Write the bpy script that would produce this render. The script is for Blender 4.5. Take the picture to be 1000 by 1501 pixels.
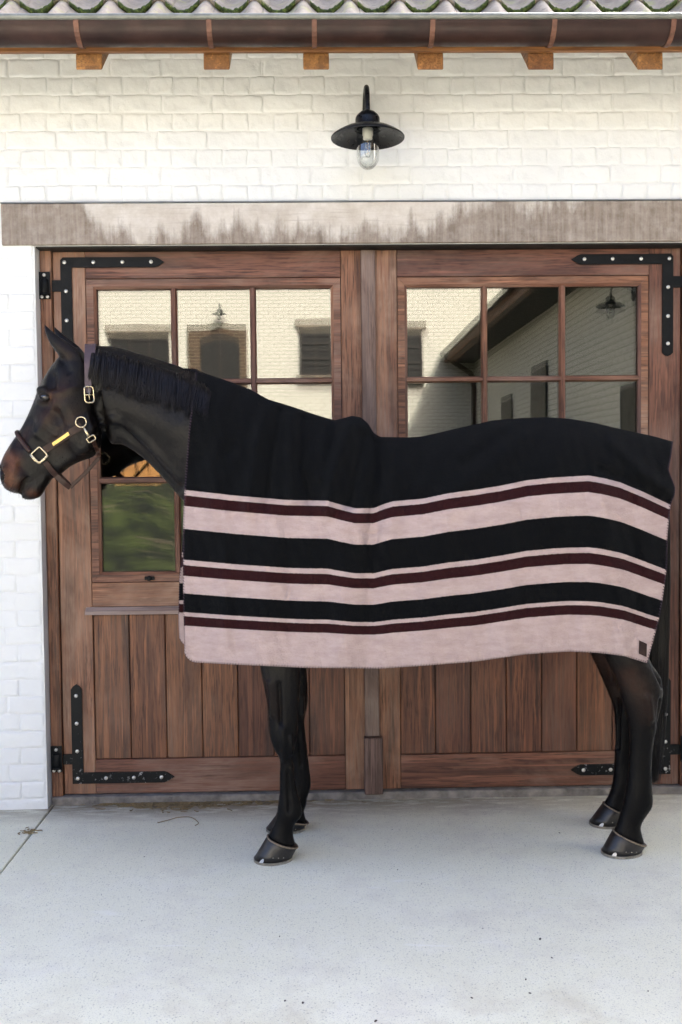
import bpy, bmesh, math, random
import numpy as np
from mathutils import Vector, Matrix
from mathutils.bvhtree import BVHTree
random.seed(7); RNG = np.random.default_rng(11)
SC = bpy.context.scene
COL = SC.collection
R = math.radians
for o in list(bpy.data.objects): bpy.data.objects.remove(o)

# ------------------------------------------------------------------ camera
FPX, PW, PH = 1450.0, 1000.0, 1501.0
CAM_D, CAM_H = 4.34, 1.49
YAW, PITCH, ROLL = R(-1.146), R(-2.483), R(0.602)
def _rot(y, p, r):
    cy, sy, cp, sp, cr, sr = math.cos(y), math.sin(y), math.cos(p), math.sin(p), math.cos(r), math.sin(r)
    return (np.array([[cy,-sy,0],[sy,cy,0],[0,0,1.]]) @ np.array([[1.,0,0],[0,cp,-sp],[0,sp,cp]])
            @ np.array([[cr,0,sr],[0,1.,0],[-sr,0,cr]]))
CM = _rot(YAW, PITCH, ROLL)
cam = bpy.data.cameras.new('camera'); camo = bpy.data.objects.new('camera', cam); COL.objects.link(camo)
cam.sensor_fit = 'VERTICAL'; cam.sensor_height = 36.0; cam.sensor_width = 24.0
cam.lens = 36.0 * FPX / PH; cam.clip_start = 0.05; cam.clip_end = 2000
mw = Matrix.Identity(4)
for i in range(3):
    mw[i][0] = CM[i,0]; mw[i][1] = CM[i,2]; mw[i][2] = -CM[i,1]
mw[0][3], mw[1][3], mw[2][3] = 0.0, -CAM_D, CAM_H
camo.matrix_world = mw
SC.camera = camo
CAMP = np.array([0.0, -CAM_D, CAM_H])

# ------------------------------------------------------------------ world, sun, exposure
SUN_EL, SUN_AZ = 43.0, 24.0        # the sun stands behind the stable, a little to the right: the yard in view is open shade
world = bpy.data.worlds.new('World'); SC.world = world; world.use_nodes = True
wn = world.node_tree; wn.nodes.clear()
sky = wn.nodes.new('ShaderNodeTexSky'); sky.sky_type = 'NISHITA'; sky.sun_disc = False
sky.sun_elevation = R(SUN_EL); sky.sun_rotation = R(SUN_AZ)
sky.air_density = 0.5; sky.dust_density = 5.5; sky.ozone_density = 2.4
bg = wn.nodes.new('ShaderNodeBackground'); bg.inputs['Strength'].default_value = 0.15
wo = wn.nodes.new('ShaderNodeOutputWorld')
wn.links.new(sky.outputs[0], bg.inputs['Color']); wn.links.new(bg.outputs[0], wo.inputs['Surface'])
sl = bpy.data.lights.new('sun', 'SUN'); sl.energy = 3.6; sl.angle = R(0.5); sl.color = (1.0, 0.955, 0.88)
so = bpy.data.objects.new('sun', sl); COL.objects.link(so)
sdir = Vector((math.sin(R(SUN_AZ))*math.cos(R(SUN_EL)), math.cos(R(SUN_AZ))*math.cos(R(SUN_EL)), math.sin(R(SUN_EL))))
so.rotation_euler = sdir.to_track_quat('Z', 'Y').to_euler(); so.location = (6, 12, 14)
SC.view_settings.view_transform = 'Standard'; SC.view_settings.look = 'None'
SC.view_settings.gamma = 1.0; SC.view_settings.use_curve_mapping = False
SC.view_settings.exposure = 2.72
SC.render.engine = 'CYCLES'
SC.cycles.use_denoising = True
SC.cycles.max_bounces = 10; SC.cycles.diffuse_bounces = 5; SC.cycles.glossy_bounces = 5
SC.cycles.transparent_max_bounces = 12; SC.cycles.transmission_bounces = 8
SC.cycles.caustics_reflective = False; SC.cycles.caustics_refractive = False

# ------------------------------------------------------------------ pixel helpers
def P(px, py, Y):
    d = CM @ np.array([(px-PW/2)/FPX, 1.0, -(py-PH/2)/FPX])
    s = (Y + CAM_D) / d[1]
    return np.array([d[0]*s, Y, CAM_H + d[2]*s])
def ray(px, py):
    d = CM @ np.array([(px-PW/2)/FPX, 1.0, -(py-PH/2)/FPX])
    return d / np.linalg.norm(d)
def GP(px, py):
    d = CM @ np.array([(px-PW/2)/FPX, 1.0, -(py-PH/2)/FPX])
    s = -CAM_H / d[2]
    return np.array([d[0]*s, d[1]*s-CAM_D, 0.0])
def proj(pts):
    q = (np.asarray(pts) - CAMP) @ CM
    return np.stack([q[:,0]/q[:,1]*FPX+PW/2, -q[:,2]/q[:,1]*FPX+PH/2], 1)

# ------------------------------------------------------------------ materials
class G:
    def __init__(s, name):
        s.m = bpy.data.materials.new(name); s.m.use_nodes = True
        s.t = s.m.node_tree; s.b = s.t.nodes['Principled BSDF']
    def n(s, typ, **kw):
        nd = s.t.nodes.new(typ)
        for k, v in kw.items(): setattr(nd, k, v)
        return nd
    def put(s, sock, v):
        if v is None: return
        if isinstance(v, bpy.types.NodeSocket): s.t.links.new(v, sock)
        else:
            if isinstance(v, (tuple, list)) and len(v) == 3 and sock.type == 'RGBA': v = (*v, 1)
            sock.default_value = v
    def pos(s, rnd=0.0):
        p = s.n('ShaderNodeNewGeometry').outputs['Position']
        if rnd:
            r = s.n('ShaderNodeObjectInfo').outputs['Random']
            k = s.math('MULTIPLY', r, rnd)
            c = s.n('ShaderNodeCombineXYZ'); s.put(c.inputs[0], k); s.put(c.inputs[1], s.math('MULTIPLY', k, 1.7)); s.put(c.inputs[2], s.math('MULTIPLY', k, 2.3))
            v = s.n('ShaderNodeVectorMath', operation='ADD'); s.put(v.inputs[0], p); s.put(v.inputs[1], c.outputs[0]); p = v.outputs[0]
        return p
    def rnd(s): return s.n('ShaderNodeObjectInfo').outputs['Random']
    def scale(s, v, sc):
        m = s.n('ShaderNodeVectorMath', operation='MULTIPLY'); s.put(m.inputs[0], v); m.inputs[1].default_value = sc; return m.outputs[0]
    def sep(s, v):
        x = s.n('ShaderNodeSeparateXYZ'); s.put(x.inputs[0], v); return x.outputs
    def noise(s, v, scale=5, detail=4, rough=.55, dist=0.0, dim='3D'):
        x = s.n('ShaderNodeTexNoise', noise_dimensions=dim); s.put(x.inputs['Vector'], v)
        x.inputs['Scale'].default_value = scale; x.inputs['Detail'].default_value = detail
        x.inputs['Roughness'].default_value = rough; x.inputs['Distortion'].default_value = dist
        return x.outputs['Fac']
    def voro(s, v, scale, out='Distance', feat='F1'):
        x = s.n('ShaderNodeTexVoronoi', feature=feat); s.put(x.inputs['Vector'], v); x.inputs['Scale'].default_value = scale
        return x.outputs[out]
    def ramp(s, f, stops, interp='LINEAR'):
        x = s.n('ShaderNodeValToRGB'); x.color_ramp.interpolation = interp
        e = x.color_ramp.elements
        while len(e) < len(stops): e.new(0.5)
        for i, (p, c) in enumerate(stops):
            e[i].position = p
            if not isinstance(c, (tuple, list)): c = (c, c, c)
            e[i].color = (*c, 1)
        s.put(x.inputs[0], f); return x.outputs[0]
    def mix(s, f, a, b, blend='MIX'):
        x = s.n('ShaderNodeMix', data_type='RGBA', blend_type=blend)
        s.put(x.inputs[0], f); s.put(x.inputs[6], a); s.put(x.inputs[7], b); return x.outputs[2]
    def math(s, op, a, b=None, clamp=False):
        x = s.n('ShaderNodeMath', operation=op, use_clamp=clamp); s.put(x.inputs[0], a); s.put(x.inputs[1], b); return x.outputs[0]
    def maprange(s, v, a, b, c=0.0, d=1.0):
        x = s.n('ShaderNodeMapRange'); x.clamp = True
        for i, q in enumerate((v, a, b, c, d)): s.put(x.inputs[i], q)
        return x.outputs[0]
    def bump(s, h, strength=.3, dist=.01, nrm=None):
        x = s.n('ShaderNodeBump'); x.inputs['Strength'].default_value = strength; x.inputs['Distance'].default_value = dist
        s.put(x.inputs['Height'], h)
        if nrm is not None: s.put(x.inputs['Normal'], nrm)
        return x.outputs[0]
    def fin(s, col=None, rough=None, nrm=None, metal=None, **kw):
        s.put(s.b.inputs['Base Color'], col); s.put(s.b.inputs['Roughness'], rough)
        s.put(s.b.inputs['Normal'], nrm); s.put(s.b.inputs['Metallic'], metal)
        for k, v in kw.items(): s.put(s.b.inputs[k.replace('_', ' ')], v)
        return s.m

def wood_mat(name, axis, dark, mid, light, weather=0.5, wcol=(.33,.205,.145)):
    g = G(name); p = g.pos(9.0)
    long_, cross = .9, 17.0
    sc = {'z': (cross, cross, long_), 'x': (long_, cross, cross), 'y': (cross, long_, cross)}[axis]
    v = g.scale(p, sc)
    fig = g.noise(v, 1.0, 5, .6, 1.2)
    fine = g.noise(g.scale(p, tuple(q*7 for q in sc)), 1.0, 3, .7)
    broad = g.noise(g.scale(p, tuple(q*.16 for q in sc)), 1.0, 3, .55, .8)
    c = g.ramp(fig, [(.34, dark), (.5, mid), (.68, light)])
    c = g.mix(g.maprange(fine, .49, .60, 0, .8), c, dark, 'MIX')
    c = g.mix(g.maprange(broad, .45, .75, 0, .5), c, mid)
    strk = g.noise(g.scale(p, tuple(q*3 if q > 5 else q*2.2 for q in sc)), 1.0, 4, .65, .4)
    c = g.mix(g.maprange(strk, .58, .68, 0, .55), c, tuple(min(1, q*1.5) for q in light))
    c = g.mix(g.maprange(strk, .42, .28, 0, .5), c, tuple(q*.8 for q in dark))
    w = g.math('MULTIPLY', g.maprange(g.noise(g.scale(p, tuple(q*.12 if q > 5 else q*1.2 for q in sc)), 1.4, 5, .62, .5), .46, .70), g.maprange(fine, .3, .6))
    w = g.math('MULTIPLY', w, weather)
    c = g.mix(w, c, wcol)
    tint = g.maprange(g.rnd(), 0, 1, .68, 1.12)
    hs = g.n('ShaderNodeHueSaturation'); g.put(hs.inputs['Color'], c); g.put(hs.inputs['Value'], tint)
    g.put(hs.inputs['Hue'], g.maprange(g.rnd(), 0, 1, .492, .506))
    h = g.math('ADD', g.math('MULTIPLY', fine, .6), fig)
    return g.fin(hs.outputs[0], g.maprange(fine, .3, .7, .48, .72), g.bump(h, .5, .004))
WD = ((.042,.0145,.007), (.150,.056,.028), (.25,.110,.062))
M = {}
M['wood_v'] = wood_mat('door_wood_vertical', 'z', *WD, weather=.95)
M['wood_h'] = wood_mat('door_wood_horizontal', 'x', *WD, weather=.95)
PD = ((.036,.012,.0055), (.130,.046,.019), (.215,.085,.037))
M['plank'] = wood_mat('door_plank_wood', 'z', *PD, weather=.34)
M['wood_grey'] = wood_mat('weathered_strip_wood', 'z', (.065,.034,.024), (.135,.078,.057), (.22,.145,.115), weather=.75, wcol=(.36,.29,.25))
M['drip_wood'] = wood_mat('grey_moulding_wood', 'x', (.16,.11,.09), (.27,.20,.17), (.38,.30,.27), weather=.8)
M['eave_wood'] = wood_mat('eave_timber', 'y', (.11,.042,.012), (.24,.10,.030), (.34,.155,.052), weather=.12)
M['eave_wood_h'] = wood_mat('eave_timber_horizontal', 'x', (.11,.042,.012), (.24,.10,.030), (.34,.155,.052), weather=.15)

def mk_brickpaint():
    g = G('white_painted_brick'); p = g.pos()
    n1 = g.noise(p, 3.5, 5, .6); n2 = g.noise(p, 60, 4, .6); n3 = g.noise(p, 300, 3, .6)
    c = g.mix(g.maprange(n1, .35, .7), (.685,.692,.688), (.735,.742,.74))
    c = g.mix(g.maprange(g.noise(p, 22, 5, .7), .62, .74, 0, .35), c, (.66,.62,.55))
    h = g.math('ADD', n2, g.math('MULTIPLY', n3, .35))
    h = g.math('ADD', h, g.math('MULTIPLY', g.noise(p, 18, 3, .5), 1.6))
    return g.fin(c, .62, g.bump(h, .5, .0035))
M['paint'] = mk_brickpaint()

def mk_lintel():
    g = G('stained_stone_lintel'); p = g.pos(); x, y, z = g.sep(p)
    cx = g.n('ShaderNodeCombineXYZ'); g.put(cx.inputs[0], x)
    spk = g.noise(cx.outputs[0], 7.0, 4, .62); brd = g.noise(cx.outputs[0], 2.3, 2, .5)
    fz_ = g.noise(g.scale(p, (1, 1, .45)), 38, 5, .7)
    hh = g.math('ADD', g.maprange(spk, .32, .72, -.03, .17), g.maprange(brd, .35, .65, -.06, .09))
    hh = g.math('ADD', hh, g.maprange(x, -.95, -1.25, 0, .2)); hh = g.math('ADD', hh, g.maprange(x, .55, 1.0, 0, .16))
    zr = g.math('ADD', g.math('SUBTRACT', z, 2.467), g.maprange(fz_, .3, .7, -.03, .03))
    msk = g.maprange(g.math('SUBTRACT', hh, zr), -.03, .05)
    str_ = g.noise(g.scale(p, (40, 10, 3)), 1, 5, .7); blot = g.noise(p, 9, 5, .7); hstr = g.noise(g.scale(p, (5, 30, 90)), 1, 4, .6)
    pale = g.mix(g.maprange(blot, .35, .68), (.46,.41,.36), (.62,.58,.54))
    drk = g.mix(g.maprange(str_, .3, .7), (.14,.105,.082), (.30,.25,.21))
    msk = g.math('MULTIPLY', msk, g.maprange(g.noise(p, 26, 5, .7), .25, .6, .7, 1.0))
    c = g.mix(msk, pale, drk)
    c = g.mix(g.maprange(hstr, .55, .75, 0, .4), c, (.28,.24,.21))
    return g.fin(c, .8, g.bump(g.math('ADD', hstr, blot), .4, .004))
M['lintel'] = mk_lintel()

def mk_concrete():
    g = G('brushed_concrete'); p = g.pos(); x, y, z = g.sep(p)
    n1 = g.noise(p, 1.1, 5, .6); n2 = g.noise(p, 8, 5, .65); n3 = g.noise(p, 140, 3, .7)
    c = g.mix(g.maprange(n1, .35, .65), (.75,.73,.575), (.81,.79,.645))
    c = g.mix(g.maprange(n2, .5, .75, 0, .5), c, (.81,.79,.69))
    c = g.mix(g.maprange(g.noise(p, 2.3, 6, .7), .50, .70, 0, .55), c, (.60,.56,.48))
    # aggregate specks
    v1 = g.voro(p, 100); cell = g.voro(p, 100, 'Color')
    sp = g.math('MULTIPLY', g.maprange(v1, .30, .16), g.maprange(g.sep(cell)[0], .60, .66))
    c = g.mix(g.math('MULTIPLY', sp, .5), c, (.17,.165,.16))
    v2 = g.voro(p, 190); cell2 = g.voro(p, 190, 'Color')
    sp2 = g.math('MULTIPLY', g.maprange(v2, .34, .2), g.maprange(g.sep(cell2)[1], .45, .5))
    c = g.mix(g.math('MULTIPLY', sp2, .4), c, (.25,.24,.235))
    v3 = g.voro(p, 60); cell3 = g.voro(p, 60, 'Color')
    sp3 = g.math('MULTIPLY', g.maprange(v3, .35, .2), g.maprange(g.sep(cell3)[2], .82, .86))
    gn = g.noise(p, 210, 3, .75); c = g.mix(g.maprange(gn, .56, .68, 0, .6), c, (.30,.29,.28))
    c = g.mix(g.math('MULTIPLY', sp3, .12), c, (.78,.77,.75))
    # pale scuff streaks
    sc = g.noise(g.scale(p, (3.0, 16, 1)), 1.4, 4, .6, 1.0)
    c = g.mix(g.maprange(sc, .62, .74, 0, .5), c, (.83,.815,.74))
    # dirt swept against the threshold
    dm = g.math('MULTIPLY', g.maprange(y, -.20, .02), g.maprange(g.noise(g.scale(p, (4, 16, 1)), 1.5, 6, .7), .30, .52))
    dm = g.math('MULTIPLY', dm, g.maprange(g.math('ABSOLUTE', g.math('ADD', x, .45)), 2.2, .2, .35, 1))
    stn = g.math('MULTIPLY', g.maprange(y, -1.35, -1.75), g.maprange(g.noise(p, 3.2, 5, .65), .5, .68)); c = g.mix(g.math('MULTIPLY', stn, .5), c, (.46,.39,.28))
    c = g.mix(g.math('MULTIPLY', dm, .9), c, (.17,.115,.06))
    h = g.math('ADD', g.math('MULTIPLY', n3, .5), g.math('MULTIPLY', g.noise(p, 500, 2), .5))
    return g.fin(c, .78, g.bump(h, .35, .002))
M['concrete'] = mk_concrete()

def simple(name, col, rough=.5, metal=0.0, var=.25, scale=12, bump=.15, bscale=60, bd=.003, dark=None, **kw):
    g = G(name); p = g.pos(3.0)
    n = g.noise(p, scale, 4, .6)
    d = dark or tuple(q*(1-var) for q in col); l = tuple(min(1, q*(1+var*.6)) for q in col)
    c = g.mix(g.maprange(n, .3, .7), d, l)
    return g.fin(c, g.maprange(g.noise(p, scale*2.2, 3), .3, .7, max(.05, rough-.1), min(1, rough+.1)), g.bump(g.noise(p, bscale, 3), bump, bd), metal, **kw)
M['iron'] = simple('black_painted_iron', (.0055,.006,.0068), .5, 0, .3, 20, .3, 90, .003, Specular_IOR_Level=.15)
def mk_iron_worn():
    g = G('worn_black_iron'); p = g.pos(); z = g.sep(p)[2]
    n = g.noise(p, 55, 5, .7)
    lo = g.maprange(z, .5, .1, .0, .12)
    c = g.mix(g.maprange(g.math('ADD', n, lo), .715, .765), (.006,.0065,.007), (.26,.26,.26))
    return g.fin(c, .5, g.bump(g.noise(p, 70, 3), .35, .003), Specular_IOR_Level=.18)
M['iron_worn'] = mk_iron_worn()
M['bolt'] = simple('bolt_steel', (.62,.60,.56), .35, .7, .2, 90, .1)
M['lampblack'] = simple('lamp_black_enamel', (.005,.0055,.007), .33, 0, .3, 30, .15, 200, .001, Specular_IOR_Level=.35)
M['copper_brown'] = simple('brown_patina_copper', (.034,.016,.0125), .42, .1, .5, 9, .2, 40, .003, Specular_IOR_Level=.3)
M['copper_strap'] = simple('bare_copper_strap', (.16,.072,.045), .5, .3, .45, 30, .12)
M['zinc'] = simple('grey_gutter_bead', (.20,.205,.18), .5, .3, .3, 18, .15)
M['lead'] = simple('lead_flashing', (.22,.24,.26), .6, .2, .3, 15, .2)
M['threshold'] = simple('threshold_stone', (.21,.19,.17), .85, 0, .55, 14, .6, 60, .006)
M['soil'] = simple('packed_soil', (.16,.13,.10), .95, 0, .3, 3, .4, 30, .01)
M['roofdeck'] = simple('roof_deck', (.10,.07,.05), .9, 0, .2, 3)
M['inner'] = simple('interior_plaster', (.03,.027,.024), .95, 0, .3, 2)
M['darkdoor'] = simple('dark_painted_timber', (.009,.008,.007), .6, 0, .3, 6)
M['straw'] = simple('dry_straw', (.30,.22,.11), .8, 0, .4, 40)
M['leafbit'] = simple('dark_leaf_litter', (.05,.035,.025), .8, 0, .5, 60)
M['post'] = simple('orange_stained_timber', (.42,.20,.06), .6, 0, .3, 8)

def mk_tile():
    g = G('lichen_clay_tile'); p = g.pos(5.0)
    a = g.noise(p, 16, 5, .65); b = g.noise(p, 45, 5, .7)
    c = g.mix(g.maprange(a, .3, .7), (.22,.18,.135), (.36,.31,.24))
    c = g.mix(g.maprange(g.noise(p, 11, 5, .7), .52, .66, 0, .75), c, (.33,.33,.13))
    c = g.mix(g.maprange(b, .58, .72, 0, .8), c, (.12,.10,.085))
    return g.fin(c, .85, g.bump(g.math('ADD', a, b), .5, .006))
M['tile'] = mk_tile()
def mk_moss():
    g = G('moss'); p = g.pos(5.0); a = g.noise(p, 60, 5, .7)
    c = g.ramp(a, [(.3, (.018,.022,.008)), (.52, (.06,.085,.016)), (.72, (.19,.24,.045))])
    return g.fin(c, .95, g.bump(a, .8, .01))
M['moss'] = mk_moss()

def mk_glass():
    g = G('window_glass')
    t = g.n('ShaderNodeBsdfTransparent'); t.inputs[0].default_value = (.78,.82,.80,1)
    gl = g.n('ShaderNodeBsdfGlossy'); gl.inputs['Roughness'].default_value = .004; gl.inputs['Color'].default_value = (.97,.94,.87,1)
    p = g.pos(2.0)
    g.put(gl.inputs['Normal'], g.bump(g.noise(p, 4.5, 1, .4), .025, .004))
    mx = g.n('ShaderNodeMixShader')
    fr = g.n('ShaderNodeFresnel'); fr.inputs['IOR'].default_value = 1.92
    g.put(mx.inputs[0], fr.outputs[0]); g.put(mx.inputs[1], t.outputs[0]); g.put(mx.inputs[2], gl.outputs[0])
    g.put(g.t.nodes['Material Output'].inputs['Surface'], mx.outputs[0])
    return g.m
M['glass'] = mk_glass()
def mk_lampglass():
    g = G('clear_lamp_glass')
    t = g.n('ShaderNodeBsdfTransparent'); t.inputs[0].default_value = (.93,.95,.95,1)
    gl = g.n('ShaderNodeBsdfGlossy'); gl.inputs['Roughness'].default_value = .03
    mx = g.n('ShaderNodeMixShader'); lw = g.n('ShaderNodeLayerWeight'); lw.inputs[0].default_value = .32
    g.put(mx.inputs[0], g.maprange(lw.outputs['Facing'], 0, 1, .06, .95)); g.put(mx.inputs[1], t.outputs[0]); g.put(mx.inputs[2], gl.outputs[0])
    g.put(g.t.nodes['Material Output'].inputs['Surface'], mx.outputs[0])
    return g.m
M['lampglass'] = mk_lampglass()

def mk_blanket():
    g = G('striped_wool'); uv = g.n('ShaderNodeUVMap'); uv.uv_map = 'UVMap'
    u, v, _ = g.sep(uv.outputs[0]); p = g.pos()
    j = g.noise(p, 420, 3, .6)
    vv = g.math('ADD', v, g.math('MULTIPLY', g.math('SUBTRACT', j, .5), .012))
    K, Pk, Mr = (.0046,.0050,.0057), (.485,.375,.355), (.028,.0085,.0095)
    # stored as v*.5+.25 so that the plain black part above the first stripe stays in range
    st = [(0.0, K)] + [(.25+.5*a, c) for a, c in ((0,Pk),(.026,Mr),(.086,Pk),(.225,K),(.405,Pk),(.432,Mr),(.494,Pk),(.595,K),(.704,Pk),(.733,Mr),(.788,Pk))]
    c = g.ramp(g.math('ADD', g.math('MULTIPLY', vv, .5), .25), st, 'CONSTANT')
    lint = g.noise(g.scale(p, (60, 60, 200)), 1.0, 5, .75)
    c = g.mix(g.maprange(lint, .45, .72, 0, .12), c, (.75,.66,.64), 'MULTIPLY')
    mott = g.noise(g.scale(p, (14, 14, 40)), 1, 5, .7)
    c = g.mix(g.maprange(mott, .38, .72, 0, .5), c, (.62,.56,.55), 'MULTIPLY')
    fuzz = g.math('MULTIPLY', g.maprange(g.noise(p, 600, 2, .7), .62, .8), .10)
    c = g.mix(fuzz, c, (.10,.09,.095))
    h = g.math('ADD', g.noise(p, 700, 3, .7), g.math('MULTIPLY', g.noise(g.scale(p, (90, 90, 260)), 1, 4, .7), 1.1))
    return g.fin(c, .92, g.bump(g.math('ADD', h, g.math('MULTIPLY', g.noise(p, 130, 3, .6), 1.5)), .7, .0035), Sheen_Weight=.02, Sheen_Roughness=.5, Specular_IOR_Level=.05)
M['blanket'] = mk_blanket()
M['stitch'] = simple('dark_plum_yarn', (.05,.028,.045), .9, 0, .3, 100)
M['patch'] = simple('brown_leather_patch', (.030,.015,.012), .55, 0, .3, 60, .4, 220, .001, Specular_IOR_Level=.2)

def mk_coat():
    g = G('dark_bay_coat'); at = g.n('ShaderNodeAttribute'); at.attribute_name = 'tan'
    lg = g.n('ShaderNodeAttribute'); lg.attribute_name = 'points'
    p = g.pos()
    hair = g.noise(g.scale(p, (120, 120, 55)), 1, 5, .75, .6)
    pat = g.noise(p, 9, 4, .6)
    base = g.mix(g.maprange(pat, .35, .7), (.0018,.0014,.0013), (.0056,.0037,.0029))
    tanc = g.mix(g.maprange(pat, .3, .7), (.075,.024,.010), (.135,.052,.024))
    f = g.math('MULTIPLY', at.outputs['Fac'], g.maprange(g.noise(p, 45, 4, .7), .25, .7, .5, 1.0))
    c = g.mix(f, base, tanc)
    c = g.mix(g.maprange(hair, .45, .75, 0, .35), c, (.014,.0095,.0072))
    c = g.mix(g.math('MULTIPLY', lg.outputs['Fac'], .8), c, (.0016,.0014,.0015))
    h = g.math('ADD', hair, g.math('MULTIPLY', g.noise(p, 40, 3, .5), .9))
    return g.fin(c, g.maprange(hair, .3, .7, .30, .48), g.bump(g.math('ADD', h, g.math('MULTIPLY', g.noise(p, 24, 4, .6), 1.4)), .42, .0035), Specular_IOR_Level=g.maprange(lg.outputs['Fac'], 0, 1, .21, .13))
M['coat'] = mk_coat()
def mk_hair():
    g = G('black_horse_hair'); p = g.pos()
    n = g.noise(g.scale(p, (160, 160, 10)), 1, 3, .6)
    c = g.mix(g.maprange(n, .3, .7), (.002,.0017,.0018), (.013,.0095,.0095))
    return g.fin(c, .36, None, None, Specular_IOR_Level=.28)
M['hair'] = mk_hair()
def mk_hoof():
    g = G('oiled_hoof'); p = g.pos()
    n = g.noise(g.scale(p, (60, 60, 700)), 1, 3, .6); b = g.noise(p, 40, 4, .6)
    c = g.mix(g.maprange(n, .35, .7), (.005,.0042,.0036), (.018,.013,.010))
    c = g.mix(g.maprange(b, .55, .75, 0, .5), c, (.032,.024,.018))
    return g.fin(c, g.maprange(b, .3, .7, .30, .52), g.bump(n, .18, .002), Coat_Weight=.15, Coat_Roughness=.2)
M['hoof'] = mk_hoof()
M['coronet'] = simple('pale_coronet_skin', (.20,.15,.10), .7, 0, .5, 120, .3)
M['shoe'] = simple('horseshoe_steel', (.36,.33,.28), .38, .8, .4, 60, .3)
M['clip'] = simple('bright_shoe_clip', (.40,.39,.37), .35, .4, .15, 60, .1)
M['leather'] = simple('dark_brown_leather', (.034,.0155,.011), .42, 0, .35, 40, .3, 260, .0012, Specular_IOR_Level=.25)
M['padleather'] = simple('plum_padded_leather', (.075,.046,.052), .5, 0, .25, 30, .3, 260, .0012)
M['brass'] = simple('pale_brass', (.66,.55,.36), .26, 1.0, .12, 60, .06)
M['plate'] = simple('brass_nameplate', (.72,.52,.17), .34, .9, .15, 60, .1)
def mk_eye():
    g = G('dark_wet_eye'); return g.fin((.010,.007,.006), .05, None, None, Coat_Weight=1.0, Coat_Roughness=.02)
M['eye'] = mk_eye()
M['ceramic'] = simple('lamp_socket_ceramic', (.72,.68,.60), .4, 0, .1, 30)
M['bulb'] = M['lampglass']
M['filament'] = simple('warm_filament', (.55,.36,.16), .4, .6, .1, 30)

# ------------------------------------------------------------------ object helpers
def setp(o, label=None, cat=None, group=None, kind=None):
    if label: o['label'] = label
    if cat: o['category'] = cat
    if group: o['group'] = group
    if kind: o['kind'] = kind
    return o
def empty(name, loc, label=None, cat=None, group=None):
    o = bpy.data.objects.new(name, None); COL.objects.link(o); o.location = loc; o.empty_display_size = .1
    WLOC[o.name] = Vector(loc)
    return setp(o, label, cat, group)
WLOC = {}
def link(name, me, mat=None, parent=None, loc=None):
    """mesh given in world coordinates (or local to loc); child of parent"""
    o = bpy.data.objects.new(name, me); COL.objects.link(o)
    if mat is not None:
        me.materials.clear()
        for m in (mat if isinstance(mat, (list, tuple)) else [mat]): me.materials.append(m)
    pl = WLOC.get(parent.name, Vector((0, 0, 0))) if parent else Vector((0, 0, 0))
    if loc is None:
        if len(me.vertices):
            co = np.empty(len(me.vertices)*3); me.vertices.foreach_get('co', co); co = co.reshape(-1, 3)
            c = (co.min(0)+co.max(0))/2; c[2] = co[:,2].min()
            me.vertices.foreach_set('co', (co-c).ravel()); me.update()
            loc = Vector(c)
        else: loc = Vector((0, 0, 0))
    WLOC[o.name] = Vector(loc)
    o.parent = parent; o.location = Vector(loc)-pl
    return o
def mesh(verts, faces, smooth=False):
    me = bpy.data.meshes.new('m'); me.from_pydata([tuple(map(float, v)) for v in verts], [], [tuple(int(i) for i in f) for f in faces]); me.update()
    if smooth: me.polygons.foreach_set('use_smooth', [True]*len(me.polygons))
    return me
def bm_mesh(bm, smooth=False):
    bmesh.ops.recalc_face_normals(bm, faces=bm.faces[:])
    me = bpy.data.meshes.new('m'); bm.to_mesh(me); bm.free()
    if smooth: me.polygons.foreach_set('use_smooth', [True]*len(me.polygons))
    return me
def add_box(bm, x0, x1, y0, y1, z0, z1, bev=0.0, seg=1):
    r = bmesh.ops.create_cube(bm, size=1.0)
    for v in r['verts']:
        v.co = Vector(((x0+x1)/2+v.co.x*(x1-x0), (y0+y1)/2+v.co.y*(y1-y0), (z0+z1)/2+v.co.z*(z1-z0)))
    if bev > 0:
        ed = list({e for v in r['verts'] for e in v.link_edges})
        bmesh.ops.bevel(bm, geom=ed, offset=bev, segments=seg, affect='EDGES', profile=.5)
def box(x0, x1, y0, y1, z0, z1, bev=.002, seg=1):
    bm = bmesh.new(); add_box(bm, x0, x1, y0, y1, z0, z1, bev, seg); return bm_mesh(bm)
def ubox(name, mat, parent, *a, **k): return link(name, box(*a, **k), mat, parent)
def tube_mesh(pts, rad, n=10, closed=False, cap=True):
    pts = [Vector(p) for p in pts]; L = len(pts)
    rad = [rad]*L if not hasattr(rad, '__len__') else rad
    vs, fs = [], []
    prev = None
    for i in range(L):
        a = pts[i-1] if (i > 0 or closed) else pts[i]; b = pts[(i+1) % L] if (i < L-1 or closed) else pts[i]
        t = (b-a).normalized()
        if prev is None:
            up = Vector((0, 0, 1)) if abs(t.z) < .9 else Vector((1, 0, 0))
            s = t.cross(up).normalized()
        else:
            s = (prev - t*prev.dot(t)).normalized()
        prev = s; w = t.cross(s)
        for k in range(n):
            th = 2*math.pi*k/n; vs.append(pts[i]+(s*math.cos(th)+w*math.sin(th))*rad[i])
    for i in range(L if closed else L-1):
        for k in range(n):
            j = (i+1) % L; fs.append((i*n+k, i*n+(k+1) % n, j*n+(k+1) % n, j*n+k))
    if cap and not closed:
        fs.append(tuple(range(n))[::-1]); fs.append(tuple((L-1)*n+k for k in range(n)))
    return mesh(vs, fs, True)
def lathe_mesh(prof, n=40, c=(0, 0, 0)):
    vs, fs = [], []
    for r, z in prof:
        for k in range(n):
            th = 2*math.pi*k/n; vs.append((c[0]+r*math.cos(th), c[1]+r*math.sin(th), c[2]+z))
    for i in range(len(prof)-1):
        for k in range(n): fs.append((i*n+k, i*n+(k+1) % n, (i+1)*n+(k+1) % n, (i+1)*n+k))
    return mesh(vs, fs, True)
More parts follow.
